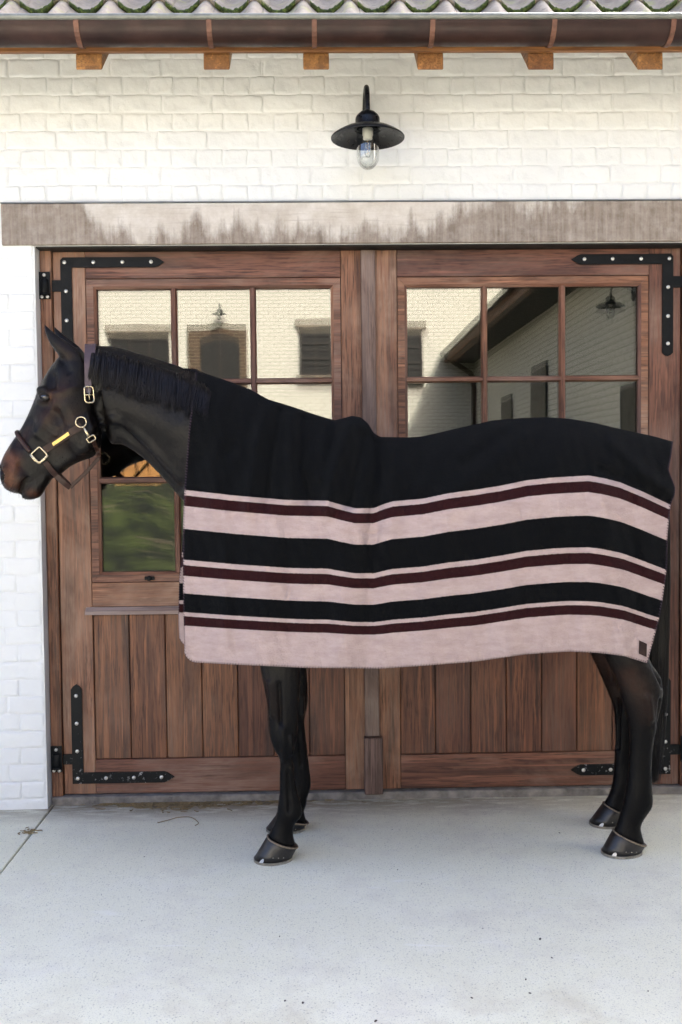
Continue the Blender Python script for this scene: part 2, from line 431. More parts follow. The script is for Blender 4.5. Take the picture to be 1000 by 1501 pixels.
def extrude_poly(pts, y0, y1, bev=.0012):
    """x-z outline extruded along y"""
    bm = bmesh.new()
    f = bm.faces.new([bm.verts.new((p[0], y0, p[1])) for p in pts])
    r = bmesh.ops.extrude_face_region(bm, geom=[f])
    for e in r['geom']:
        if isinstance(e, bmesh.types.BMVert): e.co.y = y1
    bmesh.ops.recalc_face_normals(bm, faces=bm.faces[:])
    if bev: bmesh.ops.bevel(bm, geom=[e for e in bm.edges if abs(e.verts[0].co.y-y0) < 1e-6 and abs(e.verts[1].co.y-y0) < 1e-6], offset=bev, segments=2, affect='EDGES')
    return bm_mesh(bm)
def join(meshes):
    bm = bmesh.new()
    for m in meshes: bm.from_mesh(m)
    return bm_mesh(bm)
def joinraw(meshes, smooth=False):
    bm = bmesh.new()
    for m in meshes: bm.from_mesh(m)
    me = bpy.data.meshes.new('m'); bm.to_mesh(me); bm.free()
    if smooth: me.polygons.foreach_set('use_smooth', [True]*len(me.polygons))
    return me

# ================================================================== GROUND
WY = 0.0                       # plane of the wall face
gr = link('ground', mesh([(-60,-70,-.07),(60,-70,-.07),(60,60,-.07),(-60,60,-.07)], [(0,1,2,3)]), M['soil'], None, loc=(0,0,0)); setp(gr, kind='structure')
JX = -1.212
def slab(x0, x1, y0, y1):
    return link('concrete_slab', box(x0, x1, y0, y1, -.069, 0, .004), M['concrete'], gr)
slab(JX+.003, 4.8, -7.6, .55); slab(-9.0, JX-.003, -7.6, .55)
lawn_v, lawn_f = [], []
NX, NY = 40, 40
for j in range(NY+1):
    for i in range(NX+1):
        x = -24+27.0*i/NX; y = -7.61-9.0*j/NY
        t = min(1, max(0, (-y-9.2)/5.0)); t = t*t*(3-2*t)
        bx = min(1, max(0, (-1.6-x)/1.2)); bx = bx*bx*(3-2*bx)
        lawn_v.append((x, y, -.03+1.33*t*bx+.02*math.sin(x*3.1)*math.sin(y*2.7)))
for j in range(NY):
    for i in range(NX):
        a = j*(NX+1)+i; lawn_f.append((a, a+1, a+NX+2, a+NX+1))
g = G('mown_grass'); p = g.pos(); n = g.noise(p, 1.6, 6, .75); n2 = g.noise(p, 60, 3, .7)
c = g.mix(g.maprange(n, .43, .6), (.001,.004,.0005), (.05,.068,.014)); c = g.mix(g.maprange(n2, .4, .7, 0, .4), c, (.006,.012,.003))
c = g.mix(g.maprange(g.noise(g.scale(p, (.7, 4, 4)), 1.1, 4), .6, .68, 0, .7), c, (.12,.10,.065))
M['grass'] = g.fin(c, .9, g.bump(n2, .7, .03))
setp(link('lawn', mesh(lawn_v, lawn_f, True), M['grass'], None, loc=(0,0,0)), kind='structure')

# ================================================================== STABLE BUILDING
bld = empty('stable_building', (0.2, 2.5, 0), 'white painted brick stable building with tiled eave above the wooden double doors', 'building')
OX0, OX1, OZ = -1.226, 1.678, 2.467           # door opening
BX0, BX1, WT = -8.0, 9.0, 4.2
EAVE_Y, EAVE_Z = -.50, 3.25
BD = 6.0                                       # depth of the building
bm = bmesh.new()
add_box(bm, BX0, OX0, .006, .36, -.05, 2.466); add_box(bm, OX1, BX1, .006, .36, -.05, 2.466)
add_box(bm, BX0, BX1, .006, .36, 2.466, 3.72)
wall = link('brick_wall', bm_mesh(bm), M['paint'], bld)
bm = bmesh.new()
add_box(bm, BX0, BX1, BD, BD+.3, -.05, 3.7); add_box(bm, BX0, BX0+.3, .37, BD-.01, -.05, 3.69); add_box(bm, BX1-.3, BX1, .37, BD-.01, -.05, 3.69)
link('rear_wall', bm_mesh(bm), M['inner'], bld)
# gable ends
RP = R(40); tr = math.tan(RP); MY = BD/2+.1
RIDGE = EAVE_Z+.10+(MY-EAVE_Y)*tr
for gx in (BX0+.02, BX1-.22):
    me = extrude_poly([(0,0)], 0, 1) if False else mesh([(gx,-.0,3.5),(gx,BD+.3,3.5),(gx,MY,RIDGE-.25),(gx+.2,-.0,3.5),(gx+.2,BD+.3,3.5),(gx+.2,MY,RIDGE-.25)], [(0,1,2),(5,4,3),(0,3,4,1),(1,4,5,2),(2,5,3,0)])
    link('gable', me, M['paint'], bld)

# bricks -------------------------------------------------------------
def brick_mesh(L, H, seed):
    rg = np.random.default_rng(seed)
    def cuts(l, k):
        e = [0, .002, .0045, .008]; inner = list(np.linspace(.008, l-.008, k)[1:-1])
        return np.array(e+inner+[l-q for q in e[::-1]])
    xs, zs = cuts(L, int(L/.011)+2), cuts(H, 8)
    X_, Z_ = np.meshgrid(xs-L/2, zs-H/2)
    ph = rg.uniform(0, 6.28, 16); am = rg.uniform(.5, 1.2, 16)
    dep = rg.uniform(.0014, .0036)
    rad = rg.choice([.004, .007, .012, .020], 4, p=[.35, .35, .2, .1])
    # rounded rectangle with wandering edges: signed distance to the outline
    wx = .0016*(am[0]*np.sin(Z_*90+ph[0])+.6*am[1]*np.sin(Z_*210+ph[1])); wz = .0014*(am[2]*np.sin(X_*48+ph[2])+.8*am[3]*np.sin(X_*115+ph[3])+.5*am[12]*np.sin(X_*260+ph[12]))
    R_ = np.where(X_ < 0, np.where(Z_ < 0, rad[0], rad[1]), np.where(Z_ < 0, rad[2], rad[3]))
    qx = np.abs(X_)-(L/2-.0012)+np.where(X_ < 0, wx, -wx)+R_; qz = np.abs(Z_)-(H/2-.0012)+np.where(Z_ < 0, wz, -wz)+R_
    sd = np.hypot(np.maximum(qx, 0), np.maximum(qz, 0))+np.minimum(np.maximum(qx, qz), 0)-R_
    f = np.clip(-sd/.0055, 0, 1); f = f*f*(3-2*f)
    h = dep*f+f*(.0009*am[4]*np.sin(X_*38+ph[4]+Z_*50)+.0007*am[5]*np.sin(Z_*80+ph[5]-X_*25)+.0004*am[6]*np.sin(X_*150+ph[6]+Z_*60)+.0003*am[7]*np.sin(Z_*230+X_*170+ph[7]))
    if rg.random() > .6:                   # a chipped or blistered spot under the paint
        cx, cz, cr = rg.uniform(-L/2, L/2), rg.uniform(-H/2, H/2), rg.uniform(.006, .016)
        h = h-.0022*np.exp(-(((X_-cx)**2+(Z_-cz)**2)/cr**2))*f
    vs = np.stack([X_, .0045-h, Z_], 2).reshape(-1, 3); nx = len(xs); fs = []
    for jj in range(len(zs)-1):
        for ii in range(nx-1):
            a = jj*nx+ii; fs.append((a, a+1, a+nx+1, a+nx))
    return mesh(vs, fs, True)
SL, SH, CP = .2160, .0760, .0765
STR = [brick_mesh(SL, SH, 100+i) for i in range(9)]; HDR = [brick_mesh(.1080, SH, 200+i) for i in range(9)]; HALF = [brick_mesh(.1625, SH, 300+i) for i in range(4)]
for m_ in STR+HDR+HALF: m_.materials.append(M['paint'])
far_parts = []
def lay_row(k, xa, xb, align_right=False, flush=False):
    """course k counted upwards from the lintel top, bricks between xa and xb"""
    zc = 2.647+CP*(k+.5)
    hdr = (k % 2 == 0)
    mod = .1085 if hdr else .217
    off = .054*(0 if hdr else 1)+random.uniform(-.012, .012)
    if align_right: x = xb; st = -1
    elif flush: x = xa; st = 1
    else: x = xa+off-mod; st = 1
    while (x < xb) if st > 0 else (x > xa):
        m_ = random.choice(HDR if hdr else STR); w = mod
        if align_right and x == xb and not hdr and (k//2) % 2: m_ = random.choice(HALF); w = .163
        xc = x+st*w/2
        jit = (random.uniform(-.002, .002), random.uniform(-.001, .0015), random.uniform(-.0025, .0025))
        loc = Vector((xc-.004*st*0+jit[0], WY+jit[1], zc+jit[2]))
        vis = -1.62 < xc < 1.86 and zc < 3.36 and zc > -.02
        if vis:
            o = link('brick', m_, None, wall, loc)
            o.rotation_euler = (random.uniform(-.008, .008), random.uniform(-.012, .012), random.uniform(-.006, .006))
            o.scale.x = random.uniform(.965, 1.005)
        else:
            mc = m_.copy(); mc.transform(Matrix.Translation(loc)); far_parts.append(mc)
        x += st*w
for k in range(0, 13):
    lay_row(k, -2.9, 3.0)
for k in range(-36, 0):
    lo = 2.647+CP*(k+.5)
    xb = OX0-.004
    if lo > 2.467 and lo < 2.66: xb = -1.366
    lay_row(k, -2.9, xb, True)
    if not (lo > 2.467): lay_row(k, OX1+.004, 3.0, False, True)
o = link('outer_bricks', joinraw(far_parts, True), M['paint'], wall); setp(o, kind='stuff')

# lintel --------------------------------------------------------------
lin = link('lintel', box(-1.361, 1.84, -.012, .10, 2.468, 2.643, .004, 2), M['lintel'], bld)
ubox('flashing', M['lead'], lin, -1.362, 1.841, -.017, .02, 2.6445, 2.6485, bev=.0012)
thr = link('threshold', box(OX0+.004, OX1-.004, .055, .22, -.01, .034, .005, 2), M['threshold'], bld)
# jambs
jl = ubox('door_jamb', M['wood_v'], bld, -1.223, -1.174, .070, .19, .030, 2.464, bev=.003)
jr = ubox("door_jamb", M["wood_v"], bld, 1.6205, 1.675, .070, .19, .030, 2.464, bev=.003)

ubox('lintel_shade_strip', M['darkdoor'], bld, OX0+.004, OX1-.004, .010, .150, 2.4595, 2.4655, bev=.001)  # added dark strip, paints the shade line under the lintel
# roof ----------------------------------------------------------------
RU = Vector((0, math.cos(RP), math.sin(RP))); RNn = Vector((0, -math.sin(RP), math.cos(RP)))
def deck(y0, z0, y1, z1, th=.05):
    n = Vector((0, -(z1-z0), (y1-y0))).normalized()*th
    return [(BX0-.1,y0,z0),(BX1+.1,y0,z0),(BX1+.1,y1,z1),(BX0-.1,y1,z1),(BX0-.1,y0+n.y,z0+n.z),(BX1+.1,y0+n.y,z0+n.z),(BX1+.1,y1+n.y,z1+n.z),(BX0-.1,y1+n.y,z1+n.z)]
BF = [(0,3,2,1),(4,5,6,7),(0,1,5,4),(1,2,6,5),(2,3,7,6),(3,0,4,7)]
ey0, ez0 = -.355, P(500, 24, -.56)[2]-.085+.045*math.tan(RP)
rl = (MY-ey0)/math.cos(RP)
roof = link('roof', mesh(deck(ey0, ez0, MY, ez0+rl*math.sin(RP)), BF), M['roofdeck'], bld)
rear_n = mesh(deck(MY, ez0+rl*math.sin(RP), BD+.8, ez0+rl*math.sin(RP)-(BD+.8-MY)*tr), BF)
link('rear_roof', rear_n, M['roofdeck'], bld)
# pantile: S profile across x, length along the slope; local x across, y along the slope, z normal
TW, TL, EXPO = .1945, .40, .31
def prof(t):          # t 0..1 across: wide concave pan then a narrow roll
    if t < .66: return -.034*math.sin(math.pi*(t/.66))
    return .024*math.sin(math.pi*((t-.66)/.34))
def tile_mesh():
    n = 22; ts = np.linspace(0, 1.12, n); th = .021
    vs, fs = [], []
    for yy in (0, .02, TL):
        for t in ts: vs.append(((t)*TW, yy, prof(t if t <= 1 else t-1)+(yy*.0)))
    for yy in (0, .02, TL):
        for t in ts: vs.append(((t)*TW, yy, prof(t if t <= 1 else t-1)-th))
    for r_ in range(2):
        for i in range(n-1):
            a = r_*n+i; fs.append((a, a+1, a+n+1, a+n)); b = a+3*n; fs.append((b, b+n, b+n+1, b+1))
    for i in range(n-1): fs.append((i, 3*n+i, 3*n+i+1, i+1))
    fs.append((0, n, 4*n, 3*n)); fs.append((n, 2*n, 5*n, 4*n)); fs.append((n-1, 4*n-1, 5*n-1, 2*n-1)); fs.append((2*n-1, 5*n-1, 6*n-1, 3*n-1))
    return mesh(vs, fs, True)
TM = [tile_mesh()]
def moss_mesh(seed):
    rg = np.random.default_rng(seed)
    n = 20; ts = np.linspace(.0, .70, n); vs = []; fs = []
    for i, t in enumerate(ts):
        r1 = .011+.008*rg.random()*(1 if .15 < t < .55 else .4); zc = prof(t)-.010
        for k in range(6):
            a = 2*math.pi*k/6; vs.append((t*TW, -.004+.8*r1*math.cos(a), zc+r1*math.sin(a)+.002*rg.random()))
    for i in range(n-1):
        for k in range(6): fs.append((i*6+k, i*6+(k+1) % 6, (i+1)*6+(k+1) % 6, (i+1)*6+k))
    return mesh(vs, fs, True)
MM = [moss_mesh(s) for s in range(5)]
for m_ in TM: m_.materials.append(M['tile'])
for m_ in MM: m_.materials.append(M['moss'])
rotx = Matrix.Rotation(RP-R(3.5), 4, 'X')
tile_rest, moss_rest = [], []
c0 = Vector((0, -.47, P(500, 24, -.56)[2]-.006))
XP = P(24.5, 12, -.30)[0]
for row in range(0, 15):
    base = c0 + RU*(EXPO*row) + RNn*(.012)
    for i in range(-40, 46):
        x = XP + i*TW + random.uniform(-.004, .004)
        loc = Vector((x, base.y, base.z+random.uniform(-.002, .002)))
        jr_ = Matrix.Rotation(random.uniform(-.01, .01), 4, 'Z')
        if row <= 2 and -1.75 < x < 1.85:
            o = link('roof_tile', TM[0], None, roof, loc); o.rotation_euler = (rotx @ jr_).to_euler()
            om = link('moss_edge', random.choice(MM), None, roof, loc); om.rotation_euler = o.rotation_euler
        elif row < 15 and (row < 4 or i % 1 == 0) and BX0 < x < BX1-.2:
            mc = TM[0].copy(); mc.transform(Matrix.Translation(loc) @ rotx @ jr_); tile_rest.append(mc)
o = link('distant_tiles', joinraw(tile_rest, True), M['tile'], roof); setp(o, kind='stuff')

# rafters, fascia, gutter -----------------------------------------------
RFY = -.36
for px in (130.5, 317.5, 463.5, 631, 793, 953, -40, 1110):
    a = P(px, 90, RFY); w = .051
    zb = P(px, 102.5, RFY)[2]; zt = ez0+(RFY-ey0)*tr-.003; x = a[0]
    le = .62
    vs = []
    for xx in (x-w, x+w):
        vs += [(xx, RFY, zb), (xx, RFY, zt), (xx, RFY+le, zt+le*tr), (xx, RFY+le, zb+le*tr)]
    bm = bmesh.new(); bv = [bm.verts.new(v) for v in vs]
    for f in ((0,1,2,3),(7,6,5,4),(0,4,5,1),(1,5,6,2),(2,6,7,3),(3,7,4,0)): bm.faces.new([bv[i] for i in f])
    bmesh.ops.recalc_face_normals(bm, faces=bm.faces[:]); bmesh.ops.bevel(bm, geom=bm.edges[:], offset=.003, segments=1, affect='EDGES')
    link('rafter', bm_mesh(bm), M['eave_wood'], bld)
fz = P(500, 76.5, -.375)[2]
ubox('fascia_board', M['eave_wood_h'], bld, BX0, BX1, -.385, -.3625, fz, fz+.075, bev=.002)
GR = .074; GY = -.461; GZ = P(500, 25, GY-GR)[2]
vs, fs = [], []; n = 20
for xx in (BX0, BX1):
    for k in range(n+1):
        a = math.pi*k/n; vs.append((xx, GY-GR*math.cos(a), GZ-GR*1.0*math.sin(a)))
    for k in range(n+1):
        a = math.pi*k/n; vs.append((xx, GY-(GR-.003)*math.cos(a), GZ-(GR-.003)*math.sin(a)))
q = 2*(n+1)
for k in range(n):
    fs.append((k, k+1, q+k+1, q+k)); fs.append((n+1+k, q+n+1+k, q+n+2+k, n+2+k))
gut = link('gutter', mesh(vs, fs, True), M['copper_brown'], bld)
link('gutter_bead', tube_mesh([(BX0, GY-GR-.002, GZ+.002), (BX1, GY-GR-.002, GZ+.002)], .0115, 14), M['zinc'], gut)
for px in (-60, 113, 307, 461, 634, 812, 986, 1140):
    x = P(px, 50, -.52)[0]; vs, fs = [], []
    m_ = 14
    for xx in (x-.0095, x+.0095):
        for k in range(m_+1):
            a = math.pi*k/m_*.98
            vs.append((xx, GY-(GR+.001)*math.cos(a), GZ-(GR+.001)*math.sin(a)))
            vs.append((xx, GY-(GR+.0045)*math.cos(a), GZ-(GR+.0045)*math.sin(a)))
    q = 2*(m_+1)
    for k in range(m_):
        a = 2*k; fs += [(a, a+2, q+a+2, q+a), (a+1, q+a+1, q+a+3, a+3), (a, a+1, a+3, a+2), (q+a, q+a+2, q+a+3, q+a+1)]
    link('gutter_bracket', mesh(vs, fs, False), M['copper_strap'], gut)

# ================================================================== DOORS
DF = .085
def hinge(parent, pts, bolts, knuckle, mat, sx):
    h = link('hinge_strap', extrude_poly(pts, DF-.008, DF+.001), mat, parent)
    for bx, bz in bolts:
        link('bolt', lathe_y(.0085, bx, bz, DF-.012, DF-.006), M['bolt'], h)
    kx, z0, z1 = knuckle
    link('hinge_barrel', tube_mesh([(kx, DF-.020, z0), (kx, DF-.020, z0+.004), (kx, DF-.020, z1-.004), (kx, DF-.020, z1)], [.016, .019, .019, .016], 16), mat, h)
    pl = link('hinge_plate', extrude_poly([(kx-.024, z0-.022), (kx+.024, z0-.022), (kx+.024, z1+.032), (kx-.024, z1+.032)], .062, .0715), mat, h)
    ring = link('hinge_collar', tube_mesh([(kx, DF-.02, z0-.006), (kx, DF-.02, z0+.002)], .024, 16), mat, h)
    for dx, dz in ((0, z1+.017), (-.012, z0-.014), (.013, z0-.014)):
        link('bolt', lathe_y(.0075, kx+dx, dz, .055, .064), M['bolt'], h)
    return h
def lathe_y(r, x, z, y0, y1):
    n = 12; vs, fs = [], []
    for rr, yy in ((r, y1), (r, y0+.002), (r*.75, y0), (0.0005, y0-.0008)):
        for k in range(n): vs.append((x+rr*math.cos(2*math.pi*k/n), yy, z+rr*math.sin(2*math.pi*k/n)))
    for i in range(3):
        for k in range(n): fs.append((i*n+k, i*n+(k+1) % n, (i+1)*n+(k+1) % n, (i+1)*n+k))
    return mesh(vs, fs, True)

def door(x_in, mirror, label):
    """built for the leaf hinged on the left; mirrored about the meeting line for the other leaf"""
    cx = .2195 if mirror else 0
    X = (lambda x: 2*.2225-x) if mirror else (lambda x: x)
    def bx(name, mat, par, x0, x1, *a, **k):
        u, v = sorted((X(x0), X(x1))); return ubox(name, mat, par, u, v, *a, **k)
    d = empty('stable_door', (X(-.5), .1, .036), label, 'door', 'double stable doors')
    b = .0022
    T = 2.458; B = .0385
    bx('stile', M['wood_v'], d, -1.1705, -1.0295, DF, .145, B, T, bev=b)
    sx1 = .188 if not mirror else .198
    bx('stile', M['wood_v'], d, .0985, sx1, DF, .145, B, T, bev=b)
    bx('rail', M['wood_h'], d, -1.0285, .0975, DF+.0005, .145, 2.3405, T, bev=b)
    bx('rail', M['wood_h'], d, -1.0285, .0975, DF+.0005, .145, .8855, .9935, bev=b)
    bx('rail', M['wood_h'], d, -1.0285, .0975, DF+.0005, .145, B, .1935, bev=b)
    # drip moulding
    u, v = sorted((X(-1.056), X(.125)))
    vs = []
    for xx in (u, v): vs += [(xx, DF-.002, .884), (xx, DF-.026, .868), (xx, DF-.030, .853), (xx, DF+.004, .848), (xx, DF+.004, .884)]
    link('drip_moulding', mesh(vs, [(0,1,6,5),(1,2,7,6),(2,3,8,7),(3,4,9,8),(4,0,5,9),(4,3,2,1,0),(5,6,7,8,9)]), M['drip_wood'], d)
    # planks
    n = 7; w = (.0985+1.0295)/n
    for i in range(n):
        x0 = -1.0295+w*i
        bx('plank', M['plank'], d, x0+.0016, x0+w-.0016, DF+.008+random.uniform(-.0012, .0012), .125, .1945, .8475, bev=.003)
    bx('backing_board', M['darkdoor'], d, -1.03, .099, .1255, .14, .19, .88, bev=0)
    # glazed sash: frame of four members, then bars and panes
    x0, x1, z0, z1 = -1.0265, .0955, .9965, 2.3375; fw = .043
    bm = bmesh.new()
    def member(o1, o2, i2, i1):
        vs = []
        for y in (DF+.003, .135):
            for q in (o1, o2, i2, i1): vs.append(bm.verts.new((X(q[0]), y, q[1])))
        for f in ((0,1,2,3),(7,6,5,4),(0,4,5,1),(1,5,6,2),(2,6,7,3),(3,7,4,0)): bm.faces.new([vs[i] for i in f])
        # inner bead sloping back to the glass
    g_ = .0008
    ix0, ix1, iz0, iz1 = x0+fw-.012, x1-fw+.012, z0+fw-.012, z1-fw+.012
    member((x0,z0+g_), (x0,z1-g_), (ix0,iz1-g_), (ix0,iz0+g_)); member((x1,z0+g_), (x1,z1-g_), (ix1,iz1-g_), (ix1,iz0+g_))
    member((x0+g_,z0), (x1-g_,z0), (ix1-g_,iz0), (ix0+g_,iz0)); member((x0+g_,z1), (x1-g_,z1), (ix1-g_,iz1), (ix0+g_,iz1))
    sash = link('window_sash', bm_mesh(bm), M['wood_h'], d)
    gx0, gx1, gz0, gz1 = x0+fw, x1-fw, z0+fw, z1-fw
    YG = .112
    def bead(a, c, nrm):       # triangular glazing bead along the inner edge
        a, c, nrm = Vector(a), Vector(c), Vector(nrm)
        q = [a+nrm*-.012+Vector((0, DF+.0035, 0)), a+Vector((0, DF+.012, 0)), a+Vector((0, YG+.004, 0)), a+nrm*-.012+Vector((0, YG+.004, 0))]
        q2 = [v-a+c for v in q]
        me = mesh([(X(v.x), v.y, v.z) for v in q+q2], [(0,1,5,4),(1,2,6,5),(2,3,7,6),(3,0,4,7),(3,2,1,0),(4,5,6,7)])
        link('glazing_bead', join([me]), M['wood_h'] if abs(nrm.z) > .5 else M['wood_v'], sash)
    bead((gx0,0,gz0-.010), (gx0,0,gz1+.010), (1,0,0)); bead((gx1,0,gz0-.010), (gx1,0,gz1+.010), (-1,0,0))
    bead((gx0-.010,0,gz0), (gx1+.010,0,gz0), (0,0,1)); bead((gx0-.010,0,gz1), (gx1+.010,0,gz1), (0,0,-1))
    def bar(x0_, x1_, z0_, z1_, vert):
        y0, y1 = DF+.006, .124
        m_ = .006
        if vert: pr = [(x0_, y0+.016), (x0_+m_, y0), (x1_-m_, y0), (x1_, y0+.016), (x1_, y1), (x0_, y1)]; vs = [(X(a), c, z) for z in (z0_, z1_) for a, c in pr]
        else: pr = [(z0_, y0+.0165), (z0_+m_, y0+.0005), (z1_-m_, y0+.0005), (z1_, y0+.0165), (z1_, y1+.0005), (z0_, y1+.0005)]; vs = [(X(x), c, a) for x in (x0_, x1_) for a, c in pr]
        fs = [tuple((i, (i+1) % 6, 6+(i+1) % 6, 6+i)) for i in range(6)]+[(5,4,3,2,1,0),(6,7,8,9,10,11)]
        link('glazing_bar', join([mesh(vs, fs)]), M['wood_v'] if vert else M['wood_h'], sash)
    vb = [(-.6585, -.6305), (-.3075, -.2800)]; hb = [(1.8725, 1.8995), (1.4350, 1.4650)]
    for a, c in vb: bar(a, c, gz0-.004, gz1+.004, True)
    xs = [gx0-.004, vb[0][0]+.004, vb[0][1]-.004, vb[1][0]+.004, vb[1][1]-.004, gx1+.004]
    for a, c in hb:
        for i in range(3): bar(xs[2*i], xs[2*i+1], a, c, False)
    px = [gx0, vb[0][0], vb[0][1], vb[1][0], vb[1][1], gx1]; pz = [gz0, hb[1][0], hb[1][1], hb[0][0], hb[0][1], gz1]
    for i in range(3):
        for j in range(3):
            u, v = sorted((X(px[2*i]-.003), X(px[2*i+1]+.003)))
            o = link('pane', mesh([(u, YG, pz[2*j]-.003), (v, YG, pz[2*j]-.003), (v, YG, pz[2*j+1]+.003), (u, YG, pz[2*j+1]+.003)], [(0,1,2,3)]), M['glass'], sash)
            o.rotation_euler = (R(random.uniform(-.06, .06)), 0, R(random.uniform(-.08, .08)))
            o2 = link('pane', o.data.copy(), M['glass'], sash, Vector(WLOC[o.name])+Vector((0, .014, 0)))
            o2.rotation_euler = (o.rotation_euler.x+R(-.22), 0, o.rotation_euler.z+R(-.06))
    # hinges
    t = .0
    def XP_(l): 
        l = [(X(a), c) for a, c in l]; return l[::-1] if mirror else l
    top = [(-1.136,1.995),(-1.124,1.984),(-1.111,1.979),(-1.099,1.984),(-1.087,1.995),(-1.087,2.388),(-.722,2.388),(-.705,2.394),(-.680,2.4105),(-.705,2.427),(-.722,2.433),(-1.124,2.433),(-1.136,2.421),(-1.136,2.334),(-1.19,2.334),(-1.19,2.284),(-1.136,2.284)]
    bot = [(-1.132,.087),(-.722,.087),(-.705,.093),(-.676,.112),(-.705,.131),(-.722,.137),(-1.083,.137),(-1.083,.515),(-1.094,.530),(-1.1075,.538),(-1.121,.530),(-1.132,.515),(-1.132,.222),(-1.19,.222),(-1.19,.176),(-1.132,.176)]
    hinge(d, XP_(top), [(X(a), c) for a, c in ((-1.117,2.411),(-.99,2.411),(-.863,2.411),(-.737,2.411),(-1.112,2.285),(-1.112,2.157),(-1.112,2.035))], (X(-1.202), 2.272, 2.336), M['iron'], 0)
    hinge(d, XP_(bot), [(X(a), c) for a, c in ((-1.108,.112),(-.982,.112),(-.857,.112),(-.733,.112),(-1.108,.236),(-1.108,.362),(-1.108,.487))], (X(-1.198), .168, .232), M['iron_worn'], 0)
    if not mirror:
        ubox('cover_strip', M['wood_grey'], d, .187, .2505, .060, .0843, .286, T-.004, bev=.003)
        ubox('kick_block', M['wood_grey'], d, .181, .2645, .040, .0843, .0265, .2845, bev=.004)
        kb = link('latch', tube_mesh([(-.770, DF+.002, 1.012), (-.770, DF-.018, 1.012), (-.770, DF-.022, 1.012)], [.010, .012, .008], 12), M['iron'], d)
        link('latch_arm', box(-.792, -.748, DF-.014, DF-.004, 1.004, 1.020, .002), M['iron'], kb)
    return d
door(0, False, 'brown wooden stable door with glazing bars behind the horse\'s head and neck')
door(0, True, 'brown wooden stable door with glazing bars behind the horse\'s rump and hind legs')

# ================================================================== WALL LAMP
def wall_lamp(c, out, label, name='wall_lamp'):
    """c: point on the wall behind the lamp at the shade's height; out: unit vector away from the wall"""
    c = Vector(c); out = Vector(out); L = .245
    t = empty(name, c, label, 'lamp', 'black barn lamps on the courtyard walls')
    q = c+out*L; up = Vector((0, 0, 1))
    link('wall_plate', tube_mesh([c+up*.075, c+up*.075+out*.012, c+up*.075+out*.02], [.052, .052, .03], 24), M['lampblack'], t)
    pts = [c+up*.075+out*.01]
    for k in range(0, 19):
        a = math.pi*(1-k/18); pts.append(c+out*(L*.5+L*.5*math.cos(a)*.94)+up*(.13+.085*math.sin(a)))
    pts[1] = c+out*.03+up*.09
    pts.append(q+up*.07)
    # smooth gooseneck
    sm = []
    for i in range(len(pts)-1):
        sm += [pts[i], (pts[i]+pts[i+1])/2]
    sm.append(pts[-1])
    for _ in range(4): sm = [sm[0]]+[(sm[i-1]+sm[i]*2+sm[i+1])/4 for i in range(1, len(sm)-1)]+[sm[-1]]
    link('gooseneck', tube_mesh(sm, .0105, 14), M['lampblack'], t)
    link('cap', lathe_mesh([(.012,.088),(.018,.083),(.030,.078),(.043,.066),(.049,.056),(.050,.050),(.050,.018),(.053,.014),(.053,.006)], 40, q), M['lampblack'], t)
    sh = link('shade', lathe_mesh([(.050,.020),(.075,.016),(.105,.006),(.130,-.008),(.147,-.020),(.1505,-.024),(.1495,-.028),(.146,-.026),(.128,-.015),(.104,-.001),(.072,.009),(.045,.012)], 64, q), M['lampblack'], t)
    prof_ = [(.0455,.012),(.0455,-.10)]+[(.0455*math.cos(a), -.10-.052*math.sin(a)) for a in np.linspace(.15, 1.5, 9)]+[(.001,-.152)]
    link('glass_jar', lathe_mesh(prof_, 40, q), M['lampglass'], t)
    link('socket', lathe_mesh([(.001,.012),(.022,.012),(.022,-.014),(.019,-.018),(.019,-.03),(.001,-.03)], 24, q), M['ceramic'], t)
    b = link('bulb', lathe_mesh([(.010,-.03),(.011,-.04),(.014,-.06),(.015,-.078),(.013,-.094),(.007,-.102),(.001,-.104)], 24, q), M['bulb'], t)
    link('filament', tube_mesh([q+Vector((.005*(-1)**k, 0, -.035-.006*k)) for k in range(10)], .0012, 6), M['filament'], b)
    return t
LX = P(539, 190, -.245)
wall_lamp((LX[0], -.002, P(539, 199, -.25)[2]+.017), (0, -1, 0), 'black barn lamp with clear glass jar on the white wall above the lintel')

# ================================================================== COURTYARD BEHIND THE CAMERA (seen in the panes)
def V(px, py, yreal): # a point seen mirrored in the glass, on the real plane y = yreal
    q = P(px, py, .224-yreal); q[1] = yreal; return q
OY = -16.6
g = G('white_brick_far'); p = g.pos(); 
bt = g.n('ShaderNodeTexBrick'); bt.inputs['Scale'].default_value = 1.0
bt.inputs['Brick Width'].default_value = .217; bt.inputs['Row Height'].default_value = .0765; bt.inputs['Mortar Size'].default_value = .011; bt.inputs['Mortar Smooth'].default_value = .5
x, y, z = g.sep(p); cc = g.n('ShaderNodeCombineXYZ'); g.put(cc.inputs[0], g.math('ADD', x, y)); g.put(cc.inputs[1], z); g.put(bt.inputs['Vector'], cc.outputs[0])
c = g.mix(bt.outputs['Fac'], (.66,.635,.56), (.43,.405,.34))
M['farpaint'] = g.fin(c, .7, g.bump(bt.outputs['Fac'], -.5, .01))
g = G('brown_brick_far'); p = g.pos(); bt = g.n('ShaderNodeTexBrick'); bt.inputs['Scale'].default_value = 1.0
bt.inputs['Brick Width'].default_value = .21; bt.inputs['Row Height'].default_value = .068; bt.inputs['Mortar Size'].default_value = .007
bt.inputs['Color1'].default_value = (.10,.06,.036,1); bt.inputs['Color2'].default_value = (.06,.037,.024,1); bt.inputs['Mortar'].default_value = (.20,.16,.11,1)
x, y, z = g.sep(p); cc = g.n('ShaderNodeCombineXYZ'); g.put(cc.inputs[0], x); g.put(cc.inputs[1], z); g.put(bt.inputs['Vector'], cc.outputs[0])
M['brownbrick'] = g.fin(bt.outputs['Color'], .85)

